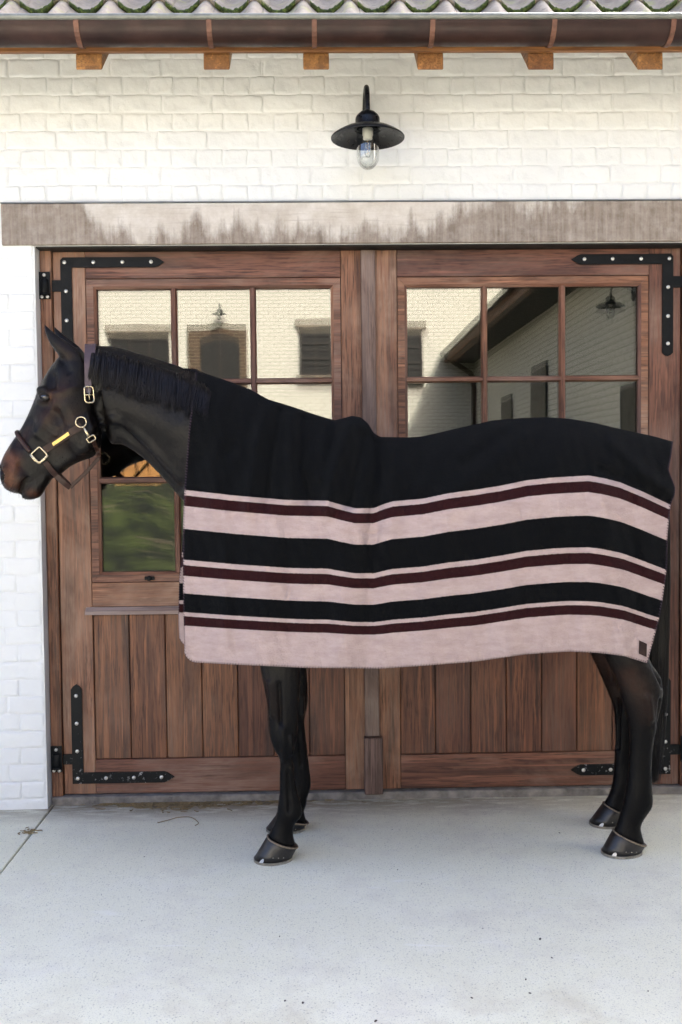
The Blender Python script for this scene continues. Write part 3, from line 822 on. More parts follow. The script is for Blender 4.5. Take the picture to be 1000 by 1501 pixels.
ob = empty('courtyard_house', (0, OY-2.5, 0), 'sunlit white courtyard house with brick arched doorway mirrored in the window panes', 'building')
ubox('wall', M['farpaint'], ob, -22, 9.0, OY-5.5, OY, -.08, 5.9, bev=0)
# hipped roof
vs = [(-22.4,OY+.4,5.88),(9.4,OY+.4,5.88),(9.4,OY-5.9,5.88),(-22.4,OY-5.9,5.88),(-19,OY-2.7,7.2),(6,OY-2.7,7.2)]
link('roof', mesh(vs, [(0,1,5,4),(1,2,5),(2,3,4,5),(3,0,4),(0,3,2,1)]), M['tile'], ob)
def yard_opening(pxa, pxb, pya, pyb, mat, name, arch=0.0, proud=.0):
    a = V(pxa, pya, OY); b = V(pxb, pyb, OY); x0, x1 = sorted((a[0], b[0])); z0, z1 = sorted((a[2], b[2])); z0 = max(z0, -.02)
    pts = [(x0, z0), (x1, z0), (x1, z1-arch)]
    if arch:
        for k in range(1, 12):
            t = k/12; pts.append((x1+(x0-x1)*t, z1-arch+arch*math.sin(math.pi*t)))
    pts.append((x0, z1-arch))
    return link(name, extrude_poly(pts, OY+.02+proud, OY-.1, 0), mat, ob), (x0, x1, z0, z1)
sur, _ = yard_opening(275, 367, 474, 900, M['brownbrick'], 'brick_surround', 0, .05)
dr, e = yard_opening(294, 357, 488, 900, M['darkdoor'], 'arched_door', .10, .08)
# arch of soldier bricks
x0, x1, z0, z1 = e
pts = []
for k in range(13): t = k/12; pts.append((x0-.06+(x1-x0+.12)*t, z1-.02+.10*math.sin(math.pi*t)-.04))
top = [(a, b_+.2) for a, b_ in pts][::-1]
link('brick_arch', extrude_poly(pts+top, OY+.075, OY-.02, 0), M['brownbrick'], ob)
M['yardframe'] = simple('pale_window_frame', (.20,.16,.12), .6, 0, .3, 6)
M['warmlamp'] = simple('far_lamp_globe', (.8,.7,.5), .4, 0, .1, 6)
def framed(pxa, pxb, pya, pyb, name, nx, nz):
    o_, (x0, x1, z0, z1) = yard_opening(pxa, pxb, pya, pyb, M['darkdoor'], name, 0, .04)
    bm = bmesh.new(); w = .05
    for i_ in range(nx+1):
        x = x0+(x1-x0)*i_/nx; add_box(bm, x-w/2, x+w/2, OY+.05, OY+.085, z0, z1)
    for k_ in range(nz+1):
        z = z0+(z1-z0)*k_/nz; add_box(bm, x0-w/2-.01, x1+w/2+.01, OY+.052, OY+.088, z-w/2, z+w/2)
    link('frame', bm_mesh(bm), M['darkframe'], o_)
    link('lintel_stone', box(x0-.12, x1+.12, OY-.02, OY+.06, z1+.03, z1+.2, 0), M['yardframe'], o_)
    link('sill', box(x0-.1, x1+.1, OY-.02, OY+.12, z0-.09, z0-.03, 0), M['yardframe'], o_)
M['darkframe'] = simple('dark_window_frame', (.028,.022,.018), .5, 0, .3, 6)
framed(160, 250, 489, 900, 'coach_door', 3, 5)
framed(440, 483, 484, 550, 'window', 2, 3)
framed(560, 614, 486, 556, 'window', 2, 3)
wl = V(323, 461, OY)
wall_lamp((wl[0], OY+.002, wl[2]+.03), (0, 1, 0), 'small black barn lamp above the brick arch, mirrored in the pane')
for zz in (1.2, 1.9, 2.5): link('door_rail', box(x0+.03, x1-.03, OY+.09, OY+.115, zz-.04, zz+.04, 0), M['darkframe'], dr)
link('door_split', box((x0+x1)/2-.025, (x0+x1)/2+.025, OY+.09, OY+.12, 0, z1-.02, 0), M['darkframe'], dr)
# right wing, its wall parallel to the view
WX = V(692, 640, OY)[0]
wg = empty('courtyard_wing', (WX+2, -8, 0), 'shaded white side wing with deep eave mirrored in the right door panes', 'building')
EZ = V(692, 520, OY)[2]
ubox('wall', M['farpaint'], wg, WX, WX+4.5, -21.5, -1.8, -.08, EZ+.52, bev=0)
oh = .62; zt = EZ-.02
def prism(x0, z0, x1, z1, y0, y1, th): return [(x0,y0,z0),(x0,y1,z0),(x1,y1,z1),(x1,y0,z1),(x0,y0,z0+th),(x0,y1,z0+th),(x1,y1,z1+th),(x1,y0,z1+th)]
link('roof', join([mesh(prism(WX-oh, zt, WX+2.3, zt+2.5, -21.6, -1.6, .12), BF)]), M['tile'], wg)
link('roof', join([mesh(prism(WX+5.2, zt, WX+2.3, zt+2.5, -21.6, -1.6, .12), BF)]), M['tile'], wg)
link('soffit', box(WX-oh+.02, WX+.01, -21.5, -1.7, zt-.16, zt-.13, 0), M['darkdoor'], wg)
link('fascia_board', box(WX-oh-.005, WX-oh+.018, -21.55, -1.65, zt-.165, zt+.03, 0), M['eave_wood'], wg)
link('gutter', tube_mesh([(WX-oh-.05, -21.6, zt+.03), (WX-oh-.05, -1.6, zt+.03)], .06, 10), M['copper_brown'], wg)
link('downpipe', tube_mesh([(WX-oh-.05, OY+.5, zt), (WX-oh-.02, OY+.5, zt-.1), (WX-.15, OY+.5, zt-.42), (WX-.06, OY+.5, zt-.6), (WX-.06, OY+.5, 0)], .05, 10), M['copper_brown'], wg)
def wing_y(px):      # where a mirrored pixel column meets the wing wall
    d = CM @ np.array([(px-PW/2)/FPX, 1.0, -(600-PH/2)/FPX]); s = WX/d[0]; return .224-(d[1]*s-CAM_D)
for pa, pb, za, zb in ((737, 752, .6, 2.75), (781, 803, .0, 3.0), (915, 945, .9, 2.35)):
    ya, yb = sorted((wing_y(pa), wing_y(pb)))
    link('window', box(WX-.035, WX+.05, ya, yb, za, zb, 0), M['darkdoor'], wg)
ly = wing_y(930)
wall_lamp((WX-.002, ly, 3.15), (-1, 0, 0), 'black barn lamp on the shaded wing, mirrored beside the hinge')
# fence posts on the grass bank
for pxx in (174, 190, 209, 226):
    q = V(pxx, 690, -14.3)
    o = ubox('fence_post', M['post'], None, q[0]-.10, q[0]+.10, -14.4, -14.2, 1.0, 2.05, bev=.01)
    setp(o, 'orange stained timber post mirrored in the pane under the horse\'s throat', 'post', 'timber posts on the grass bank')
shrub_v, shrub_f = [], []
q = V(632, 640, -15.2)
for k in range(900):
    a = RNG.normal(size=3); a /= np.linalg.norm(a); r_ = RNG.random()**.4
    c_ = np.array([q[0], -15.2, 1.0])+a*r_*np.array([.75, .6, 1.15]); u = RNG.normal(size=3)*.07; w_ = RNG.normal(size=3)*.05
    b_ = len(shrub_v); shrub_v += [c_-u, c_+w_, c_+u, c_-w_]; shrub_f.append((b_, b_+1, b_+2, b_+3))
M['leaf'] = simple('shrub_leaf', (.06,.075,.03), .7, 0, .5, 8)
sh = empty('shrub', (q[0], -15.2, -.03), 'leafy dark shrub against the sunlit house, mirrored in the pane', 'shrub')
link('foliage', mesh(shrub_v, shrub_f), M['leaf'], sh)
for k in range(4): link('stem', tube_mesh([(q[0]+.06*k-.1, -15.2, -.05), (q[0]+.2*(k-1.5), -15.2+.1*k-.15, .6), (q[0]+.3*(k-1.5), -15.2+.15*k-.2, 1.3)], [.025, .018, .008], 6), M['leafbit'], sh)

# ================================================================== HORSE
YC = -.455; YN = -.612; YF = -.300
def catmull(rows, k):
    A = np.array(rows, float); n = len(A); out = []
    for i in range(n-1):
        p0, p1, p2, p3 = A[max(i-1, 0)], A[i], A[i+1], A[min(i+2, n-1)]
        for j in range(k):
            t = j/k
            out.append(.5*((2*p1)+(-p0+p2)*t+(2*p0-5*p1+4*p2-p3)*t*t+(-p0+3*p1-3*p2+p3)*t**3))
    out.append(A[-1]); return np.array(out)
def loft(rows, Yc, egg=0.0, sq=1.0, k=4, n=28):
    """rows: (ax, ay, bx, by, halfwidth[, Y]) in photo pixels, a = front/top edge, b = back/bottom edge"""
    rows = [r if len(r) == 6 else (*r, Yc) for r in rows]
    S = catmull(rows, k); vs, fs = [], []
    for ax, ay, bx, by, hw, yy in S:
        a, b = P(ax, ay, yy), P(bx, by, yy); c = (a+b)/2; h = (a-b)/2
        for i in range(n):
            th = 2*math.pi*i/n; cs, sn = math.cos(th), math.sin(th)
            cs2 = np.sign(cs)*abs(cs)**sq; sn2 = np.sign(sn)*abs(sn)**sq
            vs.append(c+h*cs2+np.array([0, hw*sn2*(1-egg*cs), 0]))
    L = len(S)
    for j in range(L-1):
        for i in range(n): fs.append((j*n+i, j*n+(i+1) % n, (j+1)*n+(i+1) % n, (j+1)*n+i))
    fs.append(tuple(range(n))[::-1]); fs.append(tuple((L-1)*n+i for i in range(n)))
    bm = bmesh.new(); bm.from_mesh(mesh(vs, fs)); return bm_mesh(bm)
def ellipsoid(px, py, Y, rx, ry, rz, rot=0.0):
    bm = bmesh.new(); bmesh.ops.create_uvsphere(bm, u_segments=24, v_segments=16, radius=1)
    c = P(px, py, Y)
    bmesh.ops.transform(bm, verts=bm.verts[:], matrix=Matrix.Translation(Vector(c)) @ Matrix.Rotation(rot, 4, 'Y') @ Matrix.Diagonal((rx, ry, rz, 1)))
    return bm_mesh(bm)
def H5(a, b): return (a/5.556, 470+b/5.556)
def H3(a, b): return (a/3.03, 460+b/3.03)
def hrow(a, b, c, d, hw): return (*H5(a, b), *H5(c, d), hw)
def nrow(a, b, c, d, hw): return (*H3(a, b), *H3(c, d), hw)
SH = []
# head
SH.append(loft([hrow(45,1372,125,1408,.018), hrow(14,1310,215,1400,.048), hrow(4,1235,265,1345,.060), hrow(14,1150,350,1320,.062), hrow(45,1075,420,1290,.058), hrow(100,985,490,1255,.057),
    hrow(172,880,560,1195,.062), hrow(232,765,650,1150,.072), hrow(282,650,755,1112,.084), hrow(322,545,815,1040,.094), hrow(385,430,830,920,.099), hrow(460,325,815,760,.096), hrow(560,240,790,620,.082), hrow(650,212,780,520,.062)], YC, egg=-.12))
# lower lip and chin
SH.append(loft([hrow(172,1405,190,1452,.020), hrow(195,1345,250,1460,.036), hrow(240,1305,330,1432,.043), hrow(300,1265,368,1365,.043), hrow(360,1225,410,1310,.040)], YC))
# nostril wings
for s in (-1, 1): SH.append(ellipsoid(*H5(60, 1225), YC+s*.038, .022, .024, .036, R(25)))
# cheek and eye-socket swell
for s in (-1, 1):
    SH.append(ellipsoid(*H5(640, 870), YC+s*.045, .080, .050, .105, R(-20)))
    SH.append(ellipsoid(*H5(380, 590), YC+s*.066, .040, .030, .030, R(30)))
    SH.append(ellipsoid(*H5(560, 330), YC+s*.040, .040, .030, .050, R(35)))
# ears
def ear(rows, Y): return loft([(a, b, c, d, w) for a, b, c, d, w in rows], Y, k=3, n=16)
SH.append(ear([(64.0,474.5,66.5,475,.004),(66,486,76.5,485,.013),(71,499,89,494.5,.020),(78,511,102,502.5,.025),(88,523,113,512,.026),(100,538,122,526,.024)], YC-.052))
SH.append(ear([(78.0,478,80.5,478.5,.004),(80,487,90,487,.013),(84,499,101,496,.020),(91,510,111,503.5,.025),(100,522,120,512,.026),(110,537,128,526,.024)], YC+.055))
# neck
SH.append(loft([nrow(392,150,440,470,.058), nrow(440,142,490,575,.068), nrow(525,150,545,582,.078), nrow(620,178,625,632,.090), nrow(720,208,715,720,.108), nrow(815,240,790,805,.128), nrow(910,290,870,900,.150), nrow(1040,350,960,1040,.17), nrow(1230,430,1100,1180,.16)], YC, egg=-.22, n=36))
# trunk
SH.append(loft([(302,720,300,850,.09), (332,640,330,895,.155), (400,612,400,930,.205), (480,632,480,945,.232), (560,656,560,950,.255), (650,648,650,945,.268), (740,630,740,930,.268), (820,627,820,905,.256), (885,640,880,895,.235), (925,660,920,880,.19), (950,700,945,850,.12), (960,745,957,800,.05)], YC, n=40))
# withers
SH.append(ellipsoid(500, 665, YC, .10, .06, .09))
for s, Y in ((-1, YN), (1, YF)):
    SH.append(ellipsoid(372, 840, YC+s*.135, .16, .085, .22, R(12)))     # shoulder
    SH.append(ellipsoid(862, 800, YC+s*.135, .19, .105, .27, R(-8)))      # quarter
def leg(rows, Y): return loft([(a, b, c, d, w, y) for a, b, c, d, w, y in [(*r, Y) if len(r) == 5 else r for r in rows]], Y, k=4, n=24)
dn = .03
SH.append(leg([(352,860,455,870,.085,YN+dn), (372,920,448,925,.072,YN+.02), (381.5,978,441,978,.060), (387,1008,440,1008,.053), (392,1034,438,1036,.046), (393.5,1058,437,1058,.046), (395.5,1079,436,1082,.049), (401,1096,432,1096,.041), (410,1113,429.5,1112,.029), (410,1135,432,1135,.0275), (410,1158,435.5,1158,.028), (407.5,1178,442,1180,.036), (406,1191,443,1195,.038), (402.5,1206,433,1207,.031), (397.5,1216,430,1222,.034), (392.5,1227,434,1240,.042)], YN))
SH.append(leg([(365,860,462,870,.085,YF-dn), (390,920,455,925,.072,YF-.02), (400,978,450,978,.058), (406,1006,451.5,1008,.052), (409,1032,451,1032,.045), (411,1054,446.5,1054,.043), (414,1076,448,1077,.043), (420,1094,450,1094,.036), (427,1110,452,1112,.029), (430,1132,454.5,1132,.0265), (428,1152,456,1152,.028), (423,1168,451,1168,.033), (418,1178,449,1180,.033), (412,1187,446,1190,.031), (407,1193,450,1205,.040)], YF))
SH.append(leg([(815,800,940,800,.11,YN+.06), (845,880,945,890,.100,YN+.04), (870,925,946,935,.086,YN+.02), (886,960,951,965,.070), (896,982,964,984,.058), (904,1001,971,998,.055), (911,1024,971,1020,.052), (918,1048,966.5,1047,.046), (922.5,1073,961,1073,.037), (922.5,1097,957,1097,.031), (921,1129,955,1129,.030), (918,1152,956,1155,.037), (914,1174,956.5,1180,.039), (909.5,1191,947,1196,.034), (905,1206,939,1213,.034), (899.5,1219,945.5,1238,.043)], YN))
SH.append(leg([(815,800,955,800,.11,YF-.06), (835,880,950,890,.100,YF-.04), (852,925,936,940,.084,YF-.02), (865,957,932,964,.068), (876,980,943,981,.056), (884,998,948,996,.053), (891,1015,948,1013,.050), (899,1036,944,1036,.044), (901.5,1060,938,1060,.035), (901.5,1092,933,1092,.030), (900.5,1120,931,1120,.029), (899,1140,932,1143,.035), (896,1155,932,1160,.037), (892,1166,925,1171,.033), (889,1172,920,1180,.033), (885,1178,923,1194,.041)], YF))
bm = bmesh.new()
for m_ in SH: bm.from_mesh(m_)
tmp_me = bpy.data.meshes.new('tmp'); bm.to_mesh(tmp_me); bm.free()
tmp = bpy.data.objects.new('tmp', tmp_me); COL.objects.link(tmp)
md = tmp.modifiers.new('r', 'REMESH'); md.mode = 'VOXEL'; md.voxel_size = .0065
dg = bpy.context.evaluated_depsgraph_get(); ev = tmp.evaluated_get(dg); bme = bpy.data.meshes.new_from_object(ev)
bpy.data.objects.remove(tmp)
nv = len(bme.vertices); co = np.empty(nv*3); bme.vertices.foreach_get('co', co); co = co.reshape(-1, 3)
ed = np.empty(len(bme.edges)*2, int); bme.edges.foreach_get('vertices', ed); ed = ed.reshape(-1, 2)
deg = np.bincount(ed.ravel(), minlength=nv).astype(float)
def lap(c):
    s = np.zeros_like(c)
    for k in range(3): s[:,k] = np.bincount(ed[:,0], c[ed[:,1],k], nv)+np.bincount(ed[:,1], c[ed[:,0],k], nv)
    return s/deg[:,None]-c
for it in range(14):
    co = co+.55*lap(co); co = co-.53*lap(co) if it % 1 == 0 else co
for it in range(3): co = co+.4*lap(co)
def normals(c):
    bme.vertices.foreach_set('co', c.ravel()); bme.update()
    nn = np.empty(nv*3); bme.vertices.foreach_get('normal', nn) if False else bme.vertex_normals.foreach_get('vector', nn)
    return nn.reshape(-1, 3)
flat = co.copy(); flat[:,1] = YC; sp = proj(flat)
def dist_poly(q, pts):
    best = np.full(len(q), 1e9)
    for (x0, y0), (x1, y1) in zip(pts[:-1], pts[1:]):
        d = np.array([x1-x0, y1-y0]); L2 = (d**2).sum()+1e-9
        t = np.clip(((q-[x0, y0])@d)/L2, 0, 1); pr = np.array([x0, y0])+t[:,None]*d
        best = np.minimum(best, np.hypot(*(q-pr).T))
    return best
def stroke(pts, sig, depth, side=0, yl=None):
    global co
    nn = normals(co); d = dist_poly(sp, pts); w = np.exp(-(d/sig)**2)*depth*1.7
    if side: w = w*((co[:,1]-YC)*side > -.0)
    if yl is not None: w = 1.4*w*(np.abs(co[:,1]-yl) < .11)
    w = w*np.clip(np.abs(nn[:,1])*1.6, 0, 1)
    co = co+nn*w[:,None]
H5L = lambda *l: [H5(a, b) for a, b in l]
# head modelling
stroke(H5L((40,1215),(62,1262),(52,1300)), 3.2, -.016)
stroke(H5L((28,1190),(75,1200),(92,1260),(80,1310)), 2.6, .006)
stroke(H5L((175,1428),(192,1375),(222,1315),(262,1280)), 1.6, -.009)
stroke(H5L((160,1330),(200,1290)), 6, .005)
stroke(H5L((345,930),(420,800),(500,690)), 6, .0045)          # facial crest
stroke(H5L((300,1010),(370,1060),(480,1040)), 10, -.003)
stroke(H5L((200,1000),(290,820)), 7, -.005)
stroke(H5L((420,700),(520,800)), 8, -.006)
stroke(H5L((500,1180),(620,1100),(740,1030),(790,880)), 7, .007)    # jaw edge
stroke(H5L((860,1010),(850,820),(830,640)), 6, -.014)          # groove behind the jaw
stroke(H5L((335,572),(400,560),(440,600)), 2.6, .0028)          # brow
stroke(H5L((345,668),(400,665)), 3.0, .004)
stroke(H5L((480,560),(470,470)), 7, -.008)                     # hollow above the eye
stroke(H5L((540,330),(610,430)), 5, -.006)
stroke(H5L((470,600),(560,600),(650,560)), 6, .005)            # zygomatic arch
stroke(H5L((840,560),(800,760),(835,960)), 5, -.006)
stroke(H5L((600,700),(660,850),(650,980)), 12, .0045)
stroke(H5L((520,760),(560,880)), 6, -.003)
stroke(H5L((400,860),(470,930),(560,940)), 2.2, .0022)
stroke(H5L((310,880),(370,960),(440,1010)), 2.0, .002)
stroke(H5L((120,1060),(170,1150),(150,1260)), 4, .003)
stroke(H5L((200,1180),(260,1240)), 5, -.004)
# neck: jugular groove and muscles
stroke([H3(*q) for q in ((560,500),(640,590),(730,690),(800,770))], 9, -.010)
stroke([H3(*q) for q in ((520,470),(600,520),(700,620),(800,740))], 7, .008)
stroke([H3(*q) for q in ((480,380),(620,430),(800,520))], 20, .006)
# near and far limbs
for dx, dy, yl in ((0, 0, YN), (14, -28, YF)):
    stroke([(424+dx,1112+dy),(426+dx,1165+dy)], 1.8, -.006, yl=yl)
    stroke([(418+dx,1050+dy),(420+dx,1092+dy)], 4, .004, yl=yl)
    stroke([(412+dx,985+dy),(414+dx,1040+dy)], 2.5, -.006, yl=yl)
    stroke([(400+dx,985+dy),(403+dx,1030+dy)], 4, .005, yl=yl)
    stroke([(428+dx,1060+dy),(428+dx,1085+dy)], 2.5, .005, yl=yl)
for dx, dy, yl in ((0, 0, YN), (-20, -28, YF)):
    stroke([(942+dx,1062+dy),(941+dx,1140+dy)], 2.0, -.006, yl=yl)
    stroke([(938+dx,965+dy),(950+dx,990+dy)], 4, -.009, yl=yl)
    stroke([(955+dx,975+dy),(964+dx,1000+dy)], 4, .005, yl=yl)
    stroke([(925+dx,1005+dy),(930+dx,1035+dy)], 5, .005, yl=yl)
    stroke([(945+dx,1010+dy),(943+dx,1045+dy)], 3, -.005, yl=yl)
for it in range(1): co = co+.35*lap(co)
bme.vertices.foreach_set('co', co.ravel()); bme.update()
bme.polygons.foreach_set('use_smooth', [True]*len(bme.polygons))
# markings
tan = np.zeros(nv)
def spot(pts, sig, amt):
    global tan
    tan = np.maximum(tan, amt*np.exp(-(dist_poly(sp, pts)/sig)**2))
spot(H5L((90,1110),(150,1140),(130,1230),(120,1310)), 11, 1.0)
spot(H5L((470,620),(440,650)), 6, .5); spot(H5L((345,480),(440,340)), 3.0, .8); spot(H5L((300,540),(250,690)), 3.0, .35)
spot(H5L((270,1400),(300,1410)), 6, .75); spot(H5L((560,560),(420,800)), 14, .24); spot(H5L((640,800),(500,1000)), 14, .16); spot(H5L((250,900),(200,1000)), 9, .2); spot(H5L((540,230),(600,300)), 8, .12)
spot([(900,975),(915,1000),(925,1030)], 14, .32); spot([(395,985),(410,1030)], 9, .10); spot(H5L((30,1240),(40,1290)), 4.5, 0)
d0 = dist_poly(sp, H5L((25,1225),(45,1300))); tan *= 1-np.exp(-(d0/5)**2)
zz_ = np.clip((.78-co[:,2])/.35, 0, 1); lgp = (zz_*zz_*(3-2*zz_)).astype(np.float32)
a2 = bme.attributes.new('points', 'FLOAT', 'POINT'); a2.data.foreach_set('value', lgp)
at = bme.attributes.new('tan', 'FLOAT', 'POINT'); at.data.foreach_set('value', tan.astype(np.float32))
horse = empty('horse', (P(650, 1240, YC)[0], YC, 0), 'dark bay horse standing in profile under the striped blanket', 'horse')
vsl = [Vector(v) for v in co]; polys = [tuple(p_.vertices) for p_ in bme.polygons]
BVH = BVHTree.FromPolygons(vsl, polys)
body = link('body', bme, M['coat'], horse)
def hit(px, py):
    r_ = BVH.ray_cast(Vector(CAMP), Vector(ray(px, py)))
    return (np.array(r_[0]), np.array(r_[1])) if r_[0] is not None else (None, None)

# hooves ---------------------------------------------------------------
def hoof(cf, cb, bf, bb, Y, hwt, hwb):
    """cf/cb: coronet front and back pixels, bf/bb: ground toe and heel pixels"""
    a, b = P(*cf, Y), P(*cb, Y); t_, h_ = GP(*bf), GP(*bb)
    t_ = P(bf[0], bf[1], Y); h_ = P(bb[0], bb[1], Y); t_[2] = h_[2] = .010
    n = 36
    def ring(p, q, hw, sq=1.0, dz=0):
        c = (p+q)/2; h = (p-q)/2; out = []
        for i in range(n):
            th = 2*math.pi*i/n; cs, sn = math.cos(th), math.sin(th)
            out.append(c+h*cs+np.array([0, hw*sn*(1+.12*cs), dz]))
        return out
    vs = []; prof_ = [(0, .97), (.04, 1.0), (.3, 1), (.7, 1), (1, 1)]
    for t, k in prof_: 
        p = a+(t_-a)*t; q = b+(h_-b)*t; c = (p+q)/2
        vs += ring(c+(p-c)*k, c+(q-c)*k, (hwt+(hwb-hwt)*t)*k)
    L = len(prof_); fs = []
    for j in range(L-1):
        for i in range(n): fs.append((j*n+i, j*n+(i+1) % n, (j+1)*n+(i+1) % n, (j+1)*n+i))
    fs.append(tuple(range(n))[::-1]); fs.append(tuple((L-1)*n+i for i in range(n)))
    bm = bmesh.new(); bm.from_mesh(mesh(vs, fs, True)); me = bm_mesh(bm, True)
    o = link('hoof', me, M['hoof'], horse)
    # coronet band
    pts = ring(a, b, hwt*1.0); link('coronet_band', tube_mesh([Vector(p)+Vector((0, 0, -.001)) for p in pts], .0032, 8, closed=True), M['coronet'], o)
    # shoe: flat ring
    vs = []; c = (t_+h_)/2
    for z in (0.0, .010):
        for s_ in (1.035, .70):
            vs += [np.array([v[0], v[1], z]) for v in ring(c+(t_-c)*s_, c+(h_-c)*s_, hwb*s_)]
    fs = []
    for i in range(n):
        j = (i+1) % n; A, B_, C_, D_ = 0, n, 2*n, 3*n
        fs += [(A+i, A+j, C_+j, C_+i), (B_+i, D_+i, D_+j, B_+j), (C_+i, C_+j, D_+j, D_+i), (A+i, B_+i, B_+j, A+j)]
    link('horseshoe', join([mesh(vs, fs)]), M['shoe'], o)
    # toe clip and nail heads on the near side
    bv = BVHTree.FromPolygons([Vector(v) for v in ring_all(a, b, t_, h_, hwt, hwb, ring)], [(j*n+i, j*n+(i+1) % n, (j+1)*n+(i+1) % n, (j+1)*n+i) for j in range(8) for i in range(n)])
    def onwall(th, t):
        p = a+(t_-a)*t; q = b+(h_-b)*t; c = (p+q)/2; h = (p-q)/2; hw = hwt+(hwb-hwt)*t
        return Vector(c+h*math.cos(th)+np.array([0, hw*math.sin(th)*(1+.12*math.cos(th)), 0]))
    vs = []
    for (dt, z) in ((-.12, 1.0), (-.10, .89), (-.04, .82), (.04, .82), (.10, .89), (.12, 1.0)):
        q = onwall(-.95+dt, z); nrm = Vector((q.x-float(c[0]), q.y-Y, 0)).normalized(); vs.append(q+nrm*.0022)
    for (dt, z) in ((-.12, 1.0), (-.10, .89), (-.04, .82), (.04, .82), (.10, .89), (.12, 1.0)):
        vs.append(onwall(-.95+dt, z)-Vector((0, -.001, 0)))
    link('toe_clip', join([mesh(vs, [(0,1,2,3,4,5),(11,10,9,8,7,6)]+[(i, 6+i, 6+(i+1) % 6, (i+1) % 6) for i in range(6)])]), M['clip'], o)
    for th in (-1.45, -1.75, -2.05):
        q = onwall(th, .70); link('nail_head', ico(q, .0026), M['shoe'], o)
    return o
def ring_all(a, b, t_, h_, hwt, hwb, ring):
    out = []
    for j in range(9):
        t = j/8; out += ring(a+(t_-a)*t, b+(h_-b)*t, hwt+(hwb-hwt)*t)
    return out
def ico(c, r_):
    bm = bmesh.new(); bmesh.ops.create_icosphere(bm, subdivisions=1, radius=r_, matrix=Matrix.Translation(Vector(c))); return bm_mesh(bm, True)
hoof((392,1225), (436.5,1241), (373,1266), (428,1266), YN, .050, .060)
hoof((406,1193), (452,1206), (391,1222), (446,1222), YF, .050, .060)
hoof((899,1217), (946.5,1238), (882.5,1256), (940,1256), YN, .051, .058)
hoof((885,1177), (924,1195), (865,1214), (917,1214), YF, .051, .058)

# eye --------------------------------------------------------------------
ep, en = hit(*H5(366, 622))
for s in (1, -1):
    c = Vector((ep[0], ep[1]+.011, ep[2]))
    if s < 0: c.y = 2*YC-c.y
    bm = bmesh.new(); bmesh.ops.create_uvsphere(bm, u_segments=28, v_segments=18, radius=.0195); bmesh.ops.translate(bm, verts=bm.verts[:], vec=c)
    eo = link('eye', bm_mesh(bm, True), M['eye'], horse)
    for up, amp in ((1, .0125), (-1, .0105)):
        pts, rr = [], []
        for k in range(13):
            t = k/12; xx = -.0225+.045*t; zz = up*amp*math.sin(math.pi*t)**.8 + .005*(t-.5)*-1.2
            d2 = max(.0, .0195**2-xx*xx-zz*zz); yy = -math.sqrt(d2)-.0015 if d2 > 0 else -.003
            pts.append(c+Vector((xx, s*yy if True else yy, zz))); rr.append(.0030+.0026*math.sin(math.pi*t))
        link('eyelid', tube_mesh(pts, rr, 8), M['coat'], eo)
# hair -------------------------------------------------------------------
def strands(paths, r0, name, mat, parent, nside=3):
    vs, fs = [], []
    for pts in paths:
        L = len(pts); b0 = len(vs); pts = np.array(pts)
        for i in range(L):
            a = pts[max(i-1, 0)]; b = pts[min(i+1, L-1)]; t = b-a; t = t/(np.linalg.norm(t)+1e-9)
            s = np.cross(t, [0, 1, 0.05]); s /= np.linalg.norm(s)+1e-9; w = np.cross(t, s)
            rr = r0*(1-.75*(i/(L-1))**2)
            for k in range(nside):
                th = 2*math.pi*k/nside; vs.append(pts[i]+rr*(s*math.cos(th)+w*math.sin(th)))
        for i in range(L-1):
            for k in range(nside): fs.append((b0+i*nside+k, b0+i*nside+(k+1) % nside, b0+(i+1)*nside+(k+1) % nside, b0+(i+1)*nside+k))
    return link(name, mesh(vs, fs, True), mat, parent)
crest = [H3(*q) for q in ((412,147),(450,142),(520,152),(620,180),(720,207),(800,236),(870,240),(905,262),(950,300))]
fall = [H3(*q) for q in ((395,300),(425,325),(505,352),(600,385),(700,415),(780,432),(845,442),(880,452),(920,470))]
cx_, cy_ = [q[0] for q in crest], [q[1] for q in crest]
paths = []
ncl = 150; cl = RNG.random(ncl); clo = RNG.normal(0, 1, (ncl, 4))
for k in range(4200):
    ci = RNG.integers(ncl); t = np.clip(cl[ci]+RNG.normal(0, .008), 0, 1)
    tt = t*(len(crest)-1); i0 = min(int(tt), len(crest)-2); f = tt-i0
    c0_ = np.array(crest[i0])*(1-f)+np.array(crest[i0+1])*f; c1_ = np.array(fall[i0])*(1-f)+np.array(fall[i0+1])*f
    ln = .88+.07*clo[ci,0]+RNG.normal(0, .04)
    c0_ = c0_+[RNG.normal(0, .6), 0]; c1_ = c0_+(c1_-c0_)*ln+[clo[ci,1]*2.2+RNG.normal(0, 1.2), RNG.normal(0, 1.5)]
    lift = .004+.007*abs(clo[ci,2])+RNG.random()*.006
    pts = []; lastY = None; m_ = 9
    for j in range(m_):
        s = j/(m_-1); wob = math.sin(s*5+clo[ci,3]*3)*.9*s
        px_, py_ = c0_[0]+(c1_[0]-c0_[0])*s+wob, c0_[1]+(c1_[1]-c0_[1])*s
        if j == 0: q = P(px_, py_+2.0, YC+RNG.normal(0, .012)); q[2] += 0; pts.append(q); lastY = q[1]; continue
        h_, n_ = hit(px_, py_)
        Y = h_[1]-lift*min(1, s*2.5) if h_ is not None else lastY-.012
        Y = max(min(Y, lastY+.004), lastY-.045); lastY = Y
        if j == 1: 
            q = P(px_, py_-RNG.random()*1.5, (Y+YC)/2-.01)
        else: q = P(px_, py_, Y)
        pts.append(q)
    paths.append(pts)
mane = strands(paths, .0016, 'mane', M['hair'], horse)
paths = []
